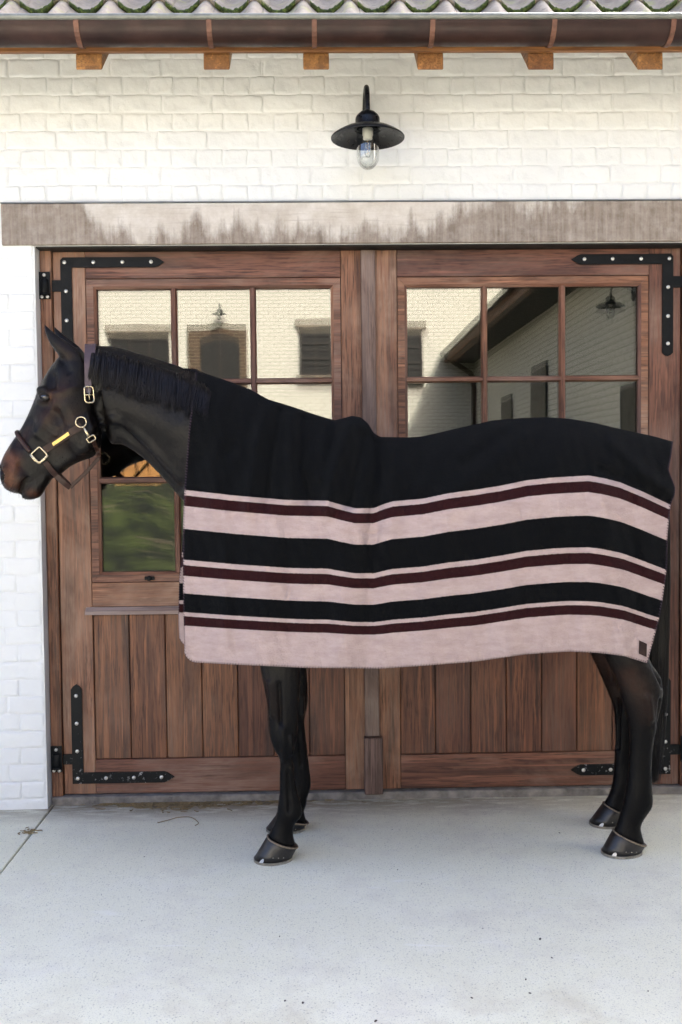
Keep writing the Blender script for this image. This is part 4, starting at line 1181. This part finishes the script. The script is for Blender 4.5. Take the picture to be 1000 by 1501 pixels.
for k in range(1500):
    a = np.clip(RNG.normal(0, 1, 2), -1.7, 1.7)*.020; ln = 1-.22*RNG.random()**2; m_ = 12; pts = []
    sp_ = RNG.normal(0, 1, 2)
    for j in range(m_):
        s = j/(m_-1)*ln
        cx0 = np.interp(s, [0, .10, .3, .65, 1], [955, 966, 966, 962, 955]); cy0 = np.interp(s, [0, .12, 1], [690, 735, 1146])
        q = P(cx0, cy0, YC+.02); wd = np.interp(s, [0, .1, .4, .75, 1], [.5, .8, .9, .9, .6])
        pts.append(q+np.array([a[0]*wd+sp_[0]*.006*s, a[1]*wd*1.3, 0]))
    paths.append(pts)
strands(paths, .0019, 'tail', M['hair'], horse)
# short coat hair on head, neck and legs
tri = np.array([(p_[0], p_[1], p_[2]) for p_ in polys]+[(p_[0], p_[2], p_[3]) for p_ in polys if len(p_) == 4]); A_, B_, C_ = co[tri[:,0]], co[tri[:,1]], co[tri[:,2]]
fn_ = np.cross(B_-A_, C_-A_); ar = np.linalg.norm(fn_, axis=1); cen = (A_+B_+C_)/3; cp = proj(cen)
vis_ = ((cp[:,0] < 300) | (cen[:,2] < .86)); wgt = ar*vis_; wgt /= wgt.sum()
NH = 46000; pick = RNG.choice(len(tri), NH, p=wgt); r1, r2 = np.sqrt(RNG.random(NH))[:,None], RNG.random(NH)[:,None]
root = A_[pick]*(1-r1)+B_[pick]*r1*(1-r2)+C_[pick]*r1*r2; nm = fn_[pick]/ar[pick][:,None]
hp = proj(root); flow = np.tile([.15, 0, -1.], (NH, 1)); hd = hp[:,0] < 140; flow[hd] = [-.45, 0, -.85]; nk = (hp[:,0] >= 140) & (hp[:,0] < 300) & (root[:,2] > .9); flow[nk] = [.6, 0, -.75]
flow = flow+RNG.normal(0, .16, (NH, 3)); flow -= nm*(flow*nm).sum(1)[:,None]; flow /= np.linalg.norm(flow, axis=1)[:,None]+1e-9
ln_ = RNG.uniform(.007, .013, NH)[:,None]; tipp = root+flow*ln_+nm*ln_*.22; midp = root+flow*ln_*.5+nm*ln_*.20; sd_ = np.cross(flow, nm)*.00042
vs = np.stack([root-sd_, root+sd_, midp-sd_*.8, midp+sd_*.8, tipp], 1).reshape(-1, 3); k5 = np.arange(NH)[:,None]*5
hm = bpy.data.meshes.new('m'); quads = np.concatenate([k5, k5+1, k5+3, k5+2], 1); tris = np.concatenate([k5+2, k5+3, k5+4], 1)
hm.from_pydata(vs.tolist(), [], quads.tolist()+tris.tolist()); hm.update()
a3 = hm.attributes.new('tan', 'FLOAT', 'POINT'); a3.data.foreach_set('value', np.repeat(tan[tri[pick,0]], 5).astype(np.float32)); a4 = hm.attributes.new('points', 'FLOAT', 'POINT'); a4.data.foreach_set('value', np.repeat(lgp[tri[pick,0]], 5).astype(np.float32))
setp(link('coat_hair', hm, M['coat'], horse), kind='stuff')
# whiskers at the muzzle
paths = []
for k in range(46):
    q = H5(RNG.uniform(20, 300), RNG.uniform(1290, 1440)); h_, n_ = hit(*q)
    if h_ is None: continue
    d = n_*.7+np.array([-.3, -.2, -.8]); d /= np.linalg.norm(d); l_ = RNG.uniform(.012, .03)
    paths.append([h_, h_+d*l_*.5, h_+d*l_+np.array([0, 0, -.004])])
strands(paths, .0004, 'whiskers', M['hair'], horse)

# ================================================================== BLANKET
def crv(pts, smw=6.0):
    xs, ys = [p_[0] for p_ in pts], [p_[1] for p_ in pts]
    X_ = np.linspace(xs[0], xs[-1], 1400); Y_ = np.interp(X_, xs, ys)
    k = max(3, int(smw/((xs[-1]-xs[0])/1400))) | 1
    Yp = np.pad(Y_, k, mode='reflect', reflect_type='odd'); ker = np.hanning(k+2)[1:-1]; ker /= ker.sum()
    Y_ = np.convolve(Yp, ker, 'same')[k:-k]
    return lambda x: np.interp(x, X_, Y_)
T_ = crv([(260,535),(288,543),(296,545.5),(337,559.5),(366,570),(393,585.5),(425,595),(460,607),(491,616),(505,612.5),(516,609.5),(529,611.5),(540,621),(548,635),(558,640.5),(600,641),(618,640),(670,628),(723,616),(767,612.5),(798,611.5),(833,613.5),(868,619),(912,629.5),(956,639),(990,648)])
S_ = crv([(255,716),(270,718),(340,726),(420,733),(480,734),(500,740),(520,745),(548,745),(560,740),(575,735),(620,731),(658,723),(696,718),(734,712),(772,704),(810,700),(863,697),(886,701),(909,707),(943,721),(983,740),(1000,750)])
H_ = crv([(255,969),(285,971),(340,974),(450,979),(560,980),(620,976),(696,970),(772,959),(833,955),(878,957),(916,962),(949,972),(1000,984)])
XF = crv([(0,288),(.5,277),(1,270.5),(1.2,268.5),(1.6,268.5),(2,270.5)], .12); XR = crv([(0,986.5),(.25,984),(.46,980),(.70,990),(.82,989),(1,983),(1.2,978.5),(1.4,977.5),(1.58,972),(1.73,965.5),(1.79,962),(2,949)], .09)
W_ = crv([(250,.15),(285,.175),(330,.238),(400,.262),(480,.277),(560,.288),(650,.296),(740,.296),(820,.288),(890,.270),(935,.240),(965,.208),(1000,.175)])
HP = crv([(250,230),(285,235),(330,250),(400,225),(480,200),(560,170),(650,160),(740,150),(820,140),(890,140),(1000,150)])
NU, NS = 340, 150
us = np.linspace(0, 1, NU+1); ss = 2*np.linspace(0, 1, NS+1)
PX = np.zeros((NU+1, NS+1)); PY = PX.copy(); YY = PX.copy(); VVc = PX.copy()
for j, s in enumerate(ss):
    x = XF(s)+(XR(s)-XF(s))*us
    t0, s0, h0 = T_(x), S_(x), H_(x)
    hr = h0-np.where(x < 292, 15*np.clip((292-x)/23, 0, 1)**3.2, 0)
    y = t0+(s0-t0)*s if s <= 1 else s0+(hr-s0)*(s-1)
    PX[:,j], PY[:,j] = x, y; VVc[:,j] = (y-s0)/(h0-s0) if s > 1 else -(1-s)*.5
    dy = np.clip((y-t0)/HP(x), 0, 1)
    YY[:,j] = -W_(x)*np.sqrt(np.maximum(0, 1-(1-dy)**2))
q2 = np.stack([PX.ravel(), PY.ravel()], 1)
def fold(pts, sig, amp):
    global YY
    YY = YY-(np.where(PY < S_(PX)+40, 1.9, 1.4).ravel()*amp*np.exp(-(dist_poly(q2, pts)/sig)**2)).reshape(YY.shape)*np.clip((PY-T_(PX))/12, 0, 1)
for pts, sig, amp in (([(393,590),(374,660),(364,745)], 10, .014), ([(410,602),(396,680),(390,740)], 7, -.012), ([(428,600),(424,670),(428,735)], 9, .012), ([(444,612),(442,690),(455,735)], 8, -.013),
    ([(478,622),(468,700)], 8, .007), ([(514,616),(502,650),(488,700),(480,745)], 11, .022), ([(532,640),(520,700),(512,740)], 8, -.016), ([(548,640),(553,690),(548,745),(545,800)], 11, -.020), ([(578,655),(575,740),(570,800)], 12, .008),
    ([(330,570),(316,660),(310,780)], 12, .008), ([(350,575),(338,660)], 9, -.007), ([(770,640),(710,690),(650,730)], 13, .009), ([(735,640),(680,680)], 10, -.008), ([(830,640),(800,690)], 15, .007), ([(900,650),(940,690),(975,715)], 10, .012), ([(880,690),(940,715),(975,735)], 9, -.009),
    ([(546,790),(540,880),(536,975)], 13, -.010), ([(505,770),(500,960)], 14, .007), ([(420,760),(425,970)], 10, -.006), ([(345,740),(345,960)], 11, -.006), ([(660,740),(655,965)], 14, .006), ([(765,720),(762,955)], 12, -.006), ([(880,720),(905,850),(915,955)], 12, .012), ([(925,730),(935,850),(930,960)], 9, -.010), ([(620,650),(600,735)], 14, -.006),
    ([(600,760),(700,745),(780,735)], 4, .0016), ([(640,770),(720,757)], 3, -.0016), ([(890,745),(960,785)], 4, .002), ([(300,735),(420,760)], 4, .0012)):
    fold(pts, sig, amp)
low = np.clip((PY-S_(PX))/120, 0, 1)
YY = YY-low*(.006*np.sin(PX*.052+.6)+.004*np.sin(PX*.105+2+PY*.01)) - np.where(PY < S_(PX), .0034, .0015)*np.sin(PX*.16+PY*.05)*np.sin(PY*.063-PX*.03+1.5*np.sin(PX*.04))-.0012*np.sin(PX*.37-PY*.11)
YY = YC+YY
# keep the cloth outside the horse
need = np.zeros_like(YY)
for i in range(0, NU+1, 2):
    for j in range(2, NS+1, 2):
        w0 = P(PX[i,j], PY[i,j], YY[i,j]); r_ = BVH.ray_cast(Vector((w0[0], -2.5, w0[2])), Vector((0, 1, 0)))
        if r_[0] is not None and r_[0].y < YY[i,j]+.012 and r_[0].y < YC: need[i,j] = YY[i,j]+.012-r_[0].y
for i in range(1, NU, 2): need[i] = (need[i-1]+need[i+1])/2
for j in range(1, NS, 2): need[:,j] = (need[:,j-1]+need[:,j+1])/2
ker = np.hanning(23)[1:-1]; ker /= ker.sum()
mx = need.copy()
for sft in range(-4, 5):
    mx = np.maximum(mx, np.roll(need, sft, 0)) if 0 else mx
blur = lambda A: np.apply_along_axis(lambda r: np.convolve(np.pad(r, 10, mode='edge'), ker, 'valid'), 1, np.apply_along_axis(lambda r: np.convolve(np.pad(r, 10, mode='edge'), ker, 'valid'), 0, A))
print('blanket push max', need.max())
YY = YY-np.maximum(need, blur(need)*1.15)*np.clip((PY-T_(PX))/10, 0, 1)
NEAR = np.zeros((NU+1, NS+1, 3)); FAR = NEAR.copy()
for i in range(NU+1):
    for j in range(NS+1):
        w0 = P(PX[i,j], PY[i,j], YY[i,j]); NEAR[i,j] = w0
        f = w0.copy(); f[1] = 2*YC-w0[1]; s = ss[j]/2
        f[0] -= (.064*max(0, (s-.12)/.88)**.6+.010*math.sin(s*9)*s)*(1-us[i])**1.5
        FAR[i,j] = f
vs = np.concatenate([NEAR.reshape(-1, 3), FAR[:,1:].reshape(-1, 3)])
nid = lambda i, j: i*(NS+1)+j
fid = lambda i, j: nid(i, 0) if j == 0 else (NU+1)*(NS+1)+i*NS+(j-1)
fs, uvs = [], []
for i in range(NU):
    for j in range(NS):
        fs.append((nid(i,j), nid(i,j+1), nid(i+1,j+1), nid(i+1,j))); uvs += [(us[i],VVc[i,j]),(us[i],VVc[i,j+1]),(us[i+1],VVc[i+1,j+1]),(us[i+1],VVc[i+1,j])]
        fs.append((fid(i,j), fid(i+1,j), fid(i+1,j+1), fid(i,j+1))); uvs += [(us[i],VVc[i,j]),(us[i+1],VVc[i+1,j]),(us[i+1],VVc[i+1,j+1]),(us[i],VVc[i,j+1])]
bme2 = mesh(vs, fs, True); uvl = bme2.uv_layers.new(name='UVMap'); uvl.data.foreach_set('uv', np.array(uvs, float).ravel())
blk = empty('horse_blanket', (P(620, 970, YC)[0], YC, .8), 'black wool horse blanket with dusty pink and maroon stripes over the horse', 'blanket')
cloth = link('cloth', bme2, M['blanket'], blk)
sd = cloth.modifiers.new('thickness', 'SOLIDIFY'); sd.thickness = .0055; sd.offset = 1.0
# check orientation: offset should go inward to the horse
if bme2.polygons[NS].normal.y < 0 or bme2.polygons[2*NS//2].normal.y < 0: sd.offset = -1.0
# whipped edge: dark yarn over the cut edges
def resamp(pts, step):
    pts = np.array(pts); d = np.r_[0, np.cumsum(np.linalg.norm(np.diff(pts, axis=0), axis=1))]; n = int(d[-1]/step)
    t = np.linspace(0, d[-1], n); return np.stack([np.interp(t, d, pts[:,k]) for k in range(3)], 1)
edge_near = np.concatenate([NEAR[0,:], NEAR[1:,NS], NEAR[NU,::-1]]); edge_far = np.concatenate([FAR[0,:], FAR[1:,NS], FAR[NU,::-1]])
inn_near = np.concatenate([NEAR[6,:], NEAR[1:,NS-6], NEAR[NU-6,::-1]]); inn_far = np.concatenate([FAR[6,:], FAR[1:,NS-6], FAR[NU-6,::-1]])
vs, fs = [], []
for E_, I_, sg in ((edge_near, inn_near, -1), (edge_far, inn_far, 1)):
    d = np.r_[0, np.cumsum(np.linalg.norm(np.diff(E_, axis=0), axis=1))]; n = int(d[-1]/.0105); t = np.linspace(.002, d[-1]-.002, n)
    a = np.stack([np.interp(t, d, E_[:,k]) for k in range(3)], 1); b = np.stack([np.interp(t, d, I_[:,k]) for k in range(3)], 1)
    w_ = b-a; w_ /= np.linalg.norm(w_, axis=1)[:,None]+1e-9; tg = np.gradient(a, axis=0); tg /= np.linalg.norm(tg, axis=1)[:,None]+1e-9
    for q, w1, t1 in zip(a, w_, tg):
        o_ = np.array([0, sg*.0024, 0]); b0 = len(vs); tw = t1*.0017; inw = w1*.0062+t1*.0018; out_ = -w1*.0016; bk = np.array([0, -sg*.006, 0])
        vs += [q+inw-tw+o_*.4, q+inw+tw+o_*.4, q+out_*.2+tw+o_, q+out_*.2-tw+o_, q+out_+tw+bk*.5, q+out_-tw+bk*.5, q+out_*.2+tw+bk, q+out_*.2-tw+bk, q+inw+tw+bk, q+inw-tw+bk]
        fs += [(b0, b0+1, b0+2, b0+3), (b0+3, b0+2, b0+4, b0+5), (b0+5, b0+4, b0+6, b0+7), (b0+7, b0+6, b0+8, b0+9)]
st_ = link('edge_stitching', mesh(vs, fs), M['stitch'], blk); setp(st_, kind='stuff')
# leather patch near the rear hem corner
BB = BVHTree.FromPolygons([Vector(v) for v in NEAR.reshape(-1, 3)], [(nid(i,j), nid(i,j+1), nid(i+1,j+1), nid(i+1,j)) for i in range(NU) for j in range(NS)])
def bhit(px, py):
    r_ = BB.ray_cast(Vector(CAMP), Vector(ray(px, py))); return np.array(r_[0])
cs = [(937,938.5),(948,943.5),(947.5,963),(936.5,958)]
vs = []
for off in (-.0035, 0.0):
    for q in cs: h_ = bhit(*q); h_ = h_+np.array([0, off, 0]); vs.append(h_)
pa = link('leather_patch', join([mesh(vs, [(0,1,2,3),(7,6,5,4),(0,4,5,1),(1,5,6,2),(2,6,7,3),(3,7,4,0)])]), M['patch'], blk)

# ================================================================== HALTER
hal = empty('halter', tuple(P(*H5(500, 900), YC)), 'dark brown leather halter with brass fittings on the horse\'s head', 'halter')
def ribbon(pts, nrms, width, thick, closed=False):
    pts = [np.array(p_) for p_ in pts]; L = len(pts); vs, fs = [], []
    wd = width if hasattr(width, '__len__') else [width]*L
    for i in range(L):
        a = pts[i-1] if (i or closed) else pts[i]; b = pts[(i+1) % L] if (i < L-1 or closed) else pts[i]
        t = b-a; t /= np.linalg.norm(t)+1e-9; n_ = np.array(nrms[i]); n_ = n_-t*n_.dot(t); n_ /= np.linalg.norm(n_)+1e-9
        s = np.cross(t, n_); w = wd[i]/2; e = min(thick*.45, .0012)
        for (ww, hh) in ((-w, 0), (-w, thick-e), (-w+e, thick), (w-e, thick), (w, thick-e), (w, 0)): vs.append(pts[i]+s*ww+n_*hh)
    m_ = 6
    for i in range(L if closed else L-1):
        j = (i+1) % L
        for k in range(m_): fs.append((i*m_+k, i*m_+(k+1) % m_, j*m_+(k+1) % m_, j*m_+k))
    if not closed: fs.append(tuple(range(m_))[::-1]); fs.append(tuple((L-1)*m_+k for k in range(m_)))
    bm = bmesh.new(); bm.from_mesh(mesh(vs, fs)); return bm_mesh(bm)
def dens(pts, n):
    A = catmull([(a, b) for a, b in pts], 12); d = np.r_[0, np.cumsum(np.hypot(*np.diff(A, axis=0).T))]; t = np.linspace(0, d[-1], n)
    return np.stack([np.interp(t, d, A[:,0]), np.interp(t, d, A[:,1])], 1)
def smooth3(A, k=3):
    A = np.array(A)
    for _ in range(k): A[1:-1] = (A[:-2]+2*A[1:-1]+A[2:])/4
    return A
def surf(path, n=24, lift=.002):
    pp, nn = [], []
    for q in dens([H5(*q) for q in path], n):
        h_, n_ = hit(*q)
        if h_ is None: h_ = P(*q, pp[-1][1] if pp else YC-.06); n_ = np.array([0, -1., 0])
        n_ = n_*.5+np.array([0, -.5, 0]); n_ /= np.linalg.norm(n_); pp.append(h_+n_*lift); nn.append(n_)
    return smooth3(pp, 4), smooth3(nn, 6)
def taut(p_, k):          # a strap spans hollows and lies over the bumps
    q = np.array(p_)
    for _ in range(k):
        s_ = q.copy(); s_[1:-1] = (q[:-2]+q[2:])/2; s_[:,1] = np.minimum(s_[:,1], p_[:,1]); q = s_
    return smooth3(q, 3)
def mirrorY(pts): A = np.array(pts).copy(); A[:,1] = 2*YC-A[:,1]; return A
def mirrorN(n_): A = np.array(n_).copy(); A[:,1] *= -1; return A
def both(name, path, width, thick, mat, n=24, lift=.002, sm=0):
    p_, n_ = surf(path, n, lift)
    if sm: p_ = taut(p_, sm); n_ = np.array(smooth3(n_, 20)); link(name, ribbon(p_, n_, width, thick), mat, hal)
    link(name, ribbon(mirrorY(p_), mirrorN(n_), width, thick), mat, hal); return p_, n_
def loop_hits(c, d, phis, lift):
    c = P(*H5(*c), YC); e1 = P(*H5(*d), YC)-c; e1 /= np.linalg.norm(e1); pp, nn = [], []
    for ph in phis:
        u = e1*math.cos(ph)+np.array([0, -1, 0])*math.sin(ph)
        r_ = BVH.ray_cast(Vector(c+u*.5), Vector(-u))
        q = np.array(r_[0]) if r_[0] is not None else c+u*.08
        if np.dot(q-c, u) < .02: q = c+u*.07
        pp.append(q+u*lift); nn.append(u)
    return smooth3(pp, 4), smooth3(nn, 3)
# crown piece over the poll, down both cheeks
cq = dens([H5(*q) for q in ((737,212),(735,260),(731,330),(726,420),(720,500),(717,590))], 26); Yl = []
for q in cq:
    h_, n_ = hit(*q); Yl.append(h_[1]-.005 if h_ is not None else YC-.03)
Yl = np.minimum.accumulate(np.array(Yl)); Yl = np.array(smooth3(Yl[:,None], 8))[:,0]
np_ = [P(q[0], q[1], y_) for q, y_ in zip(cq, Yl)]
topc = P(737, 205, YC); topc = P(*H5(737, 204), YC)
arc = [topc+np.array([0, 0, .002])]+[topc*(1-t_)+np_[0]*t_+np.array([0, 0, .006*math.sin(math.pi*t_)]) for t_ in (.25, .5, .75)]
np_ = smooth3(np.array(arc+list(np_)), 4); nn_ = [np.array([0, -min(1, k*.16), max(0, 1-k*.16)]) for k in range(len(np_))]
full = np.concatenate([mirrorY(np_[1:])[::-1], np_]); fn = np.concatenate([mirrorN(nn_[1:])[::-1], nn_])
dd = np.abs(np.arange(len(full))-(len(np_)-1)); wd = np.interp(dd, [0, 12, 22, 30], [.044, .040, .029, .024])
link('crown_strap', ribbon(full, fn, wd, .005), M['padleather'], hal)
# billet below the buckle
both('cheek_billet', ((718,560),(720,680),(722,760),(716,838)), .021, .0045, M['leather'], lift=.005)
both('cheek_strap_upper', ((704,640),(684,740),(668,800)), .016, .003, M['leather'], lift=.002)
p_, n_ = both('cheek_strap', ((668,858),(600,900),(500,965),(420,1020),(356,1062)), .027, .004, M['leather'], lift=.003, sm=40)
# name plate on the near cheek strap
i0_, i1_ = 7, 17; pl = np.linspace(p_[i0_], p_[i1_], 12)+np.array([0, -.0062, 0]); nl = np.repeat([[-.12, -1., .05]], 12, 0); pl[:,1] = np.minimum(pl[:,1], np.interp(np.linspace(i0_, i1_, 12), np.arange(len(p_)), p_[:,1])-.0048); link('name_plate', ribbon(pl, nl, .0135, .0012), M['plate'], hal)
for i in (1, 10): link('rivet', ico(pl[i]+np.array([0, -.0014, 0]), .0018), M['brass'], hal)
# nose band: rolled leather over the nose
ph = np.linspace(-1.42, 1.42, 45); p_, n_ = loop_hits((300,1085), (130,893), ph, .007); link('nose_band', tube_mesh([Vector(q) for q in p_], .0085, 10), M['leather'], hal)
# chin strap hanging loose below the jaw, both sides meeting at the jaw strap
pn, nn_ = surf(((372,1150),(420,1215),(470,1270)), 12, .004)
low = P(*H5(572, 1358), YC)
mid1 = P(*H5(520, 1322), YC-.022)
pn = smooth3(np.concatenate([pn, [pn[-1]*.5+mid1*.5], [mid1], [low]]), 1); pn = resamp(pn, .006); nn_ = np.repeat([[.1, -1., -.15]], len(pn), 0)
link('chin_strap', ribbon(pn, nn_, .022, .004), M['leather'], hal)
pf = mirrorY(pn)+np.array([0, 0, 0]); link('chin_strap', ribbon(pf, mirrorN(nn_), .022, .004), M['leather'], hal)
# throat latch strap with snap, then jaw strap
pt, nt_ = surf(((752,965),(775,1020),(808,1100)), 12, .004)
link('throat_strap', ribbon(pt, nt_, np.linspace(.019, .012, 12), .004), M['leather'], hal)
tj = P(*H5(812, 1112), YC)
for s in (1,):
    e_ = pt[-1].copy()
    if s < 0: e_[1] = 2*YC-e_[1]
    link('throat_strap', tube_mesh([Vector(e_), Vector((e_+tj)/2+np.array([.003, 0, -.004])), Vector(tj)], .0055, 8), M['leather'], hal)
jw = resamp(np.array([tj, tj*.5+low*.5+np.array([.004, 0, -.002]), low]), .01); link('jaw_strap', ribbon(jw, np.repeat([[.25, -1., .1]], len(jw), 0), .014, .005), M['leather'], hal)
def ringm(c, u, v, a, b, r_, sq=1.0, n=32):
    pts = []
    for k in range(n):
        th = 2*math.pi*k/n; cs_, sn = math.cos(th), math.sin(th)
        pts.append(Vector(c)+Vector(u)*a*np.sign(cs_)*abs(cs_)**sq+Vector(v)*b*np.sign(sn)*abs(sn)**sq)
    return tube_mesh(pts, r_, 8, closed=True)
def metal(name, px, a, b, r_, rot, sq, lift=.009, mat='brass', sides=(1, -1)):
    h_, n_ = hit(*H5(*px)); n_ = n_*.5+np.array([0, -.5, 0]); n_ /= np.linalg.norm(n_)
    u = np.array([math.cos(rot), 0, math.sin(rot)]); u -= n_*u.dot(n_); u /= np.linalg.norm(u); v = np.cross(n_, u)
    for s in sides:
        f = np.array([1, s, 1]); c = h_+n_*lift
        if s < 0: c = np.array([c[0], 2*YC-c[1], c[2]])
        link(name, ringm(c, u*f, v*f, a, b, r_, sq), M[mat], hal)
    return h_+n_*lift, u, v
c, u, v = metal('buckle', (722,605), .0175, .031, .0034, .06, .45, .012)
link('buckle_tongue', tube_mesh([Vector(c+v*.030), Vector(c-v*.004), Vector(c-v*.02)], .002, 6), M['brass'], hal)
link('buckle_bar', tube_mesh([Vector(c+u*.018-v*.001), Vector(c-u*.018-v*.001)], .0025, 6), M['brass'], hal)
metal('cheek_ring', (662,828), .0195, .0195, .0027, 0, 1.0, .009)
c, u, v = metal('square_ring', (326,1092), .0225, .0225, .0030, R(42), .25, .011)
for s1, s2 in ((1, 1), (1, -1), (-1, 1), (-1, -1)): pass
link('ring_roller', tube_mesh([Vector(c-u*.024+v*.024), Vector(c-u*.027), Vector(c-u*.024-v*.024)], .0040, 8), M['brass'], hal)
link('ring_roller', tube_mesh([Vector(c-v*.024+u*.024), Vector(c-v*.026), Vector(c-v*.024-u*.024)], .0036, 8), M['brass'], hal)
# snap hook
a_, _ = hit(*H5(688, 868)); b_, _ = hit(*H5(728, 940)); o_ = np.array([0, -.012, 0])
link('snap_hook', tube_mesh([Vector(a_+o_), Vector((a_+b_)/2+o_), Vector(b_+o_)], [.0035, .0045, .006], 8), M['brass'], hal)
metal('snap_buckle', (740,960), .0155, .0095, .0026, R(28), .35, .012, sides=(1,))

# ================================================================== STRAW AND LITTER
def tuft(cx, cy, n, spread, lng, mat, name, label):
    vs, fs = [], []
    for k in range(n):
        g0 = GP(cx+RNG.normal(0, spread[0]), cy+RNG.normal(0, spread[1])); g0[1] = min(g0[1], .045)
        a = RNG.uniform(0, 6.28); l_ = lng*RNG.uniform(.4, 1.2); bend = RNG.normal(0, .35); w = RNG.uniform(.0013, .0024); m_ = 5
        b0 = len(vs)
        for j in range(m_):
            s = j/(m_-1); an = a+bend*s*2; c_ = g0+np.array([math.cos(an)*l_*s, math.sin(an)*l_*s*.5, .002+.004*RNG.random()])
            if c_[1] > .05: c_[1] = .05
            vs += [c_+np.array([0, 0, -w]), c_+np.array([0, -w*1.3, w*.6]), c_+np.array([0, w*1.3, w*.6])]
        for j in range(m_-1):
            for q in range(3): fs.append((b0+j*3+q, b0+j*3+(q+1) % 3, b0+(j+1)*3+(q+1) % 3, b0+(j+1)*3+q))
    o = link(name, mesh(vs, fs), mat, None); setp(o, label, 'straw', kind='stuff'); return o
tuft(235, 1180, 260, (42, 4), .05, M['straw'], 'straw', 'loose straw wisps swept against the door threshold')
tuft(350, 1175, 150, (60, 3), .04, M['straw'], 'straw', 'thin line of straw along the foot of the door')
tuft(42, 1219, 16, (5, 3), .035, M['straw'], 'straw', 'small dry grass tuft in the concrete joint')
tw = [GP(*q) for q in ((231,1207),(247,1203),(262,1199),(280,1199),(291,1207),(286,1211))]
o = link('twig', tube_mesh([Vector(q)+Vector((0, 0, .003)) for q in catmull([tuple(q) for q in tw], 5)], .0017, 6), M['straw'], None); setp(o, 'thin curved straw stalk lying on the concrete near the threshold', 'straw')
for q, s in (((792,1377),.012), ((771,1436),.008), ((809,1404),.007), ((692,1463),.007), ((551,1497),.011), ((418,1467),.008), ((444,1470),.010), ((410,1373),.006), ((149,1312),.005), ((212,1256),.006), ((583,1275),.006), ((618,1296),.006), ((208,1350),.006), ((708,1361),.005), ((950,1453),.006), ((820,1221),.008), ((575,1216),.006), ((777,1456),.008)):
    s *= .62; g0 = GP(*q); bm = bmesh.new(); bmesh.ops.create_icosphere(bm, subdivisions=1, radius=1)
    for v_ in bm.verts: v_.co *= 1+RNG.normal(0, .22)
    bmesh.ops.transform(bm, verts=bm.verts[:], matrix=Matrix.Translation(Vector(g0)+Vector((0, 0, s*.2))) @ Matrix.Rotation(RNG.uniform(0, 3), 4, 'Z') @ Matrix.Diagonal((s, s*.55, s*.32, 1)))
    o = link('litter_crumb', bm_mesh(bm), M['leafbit'], None); setp(o, 'dark crumb of dirt lying on the pale concrete', 'dirt', 'dirt crumbs scattered on the concrete')
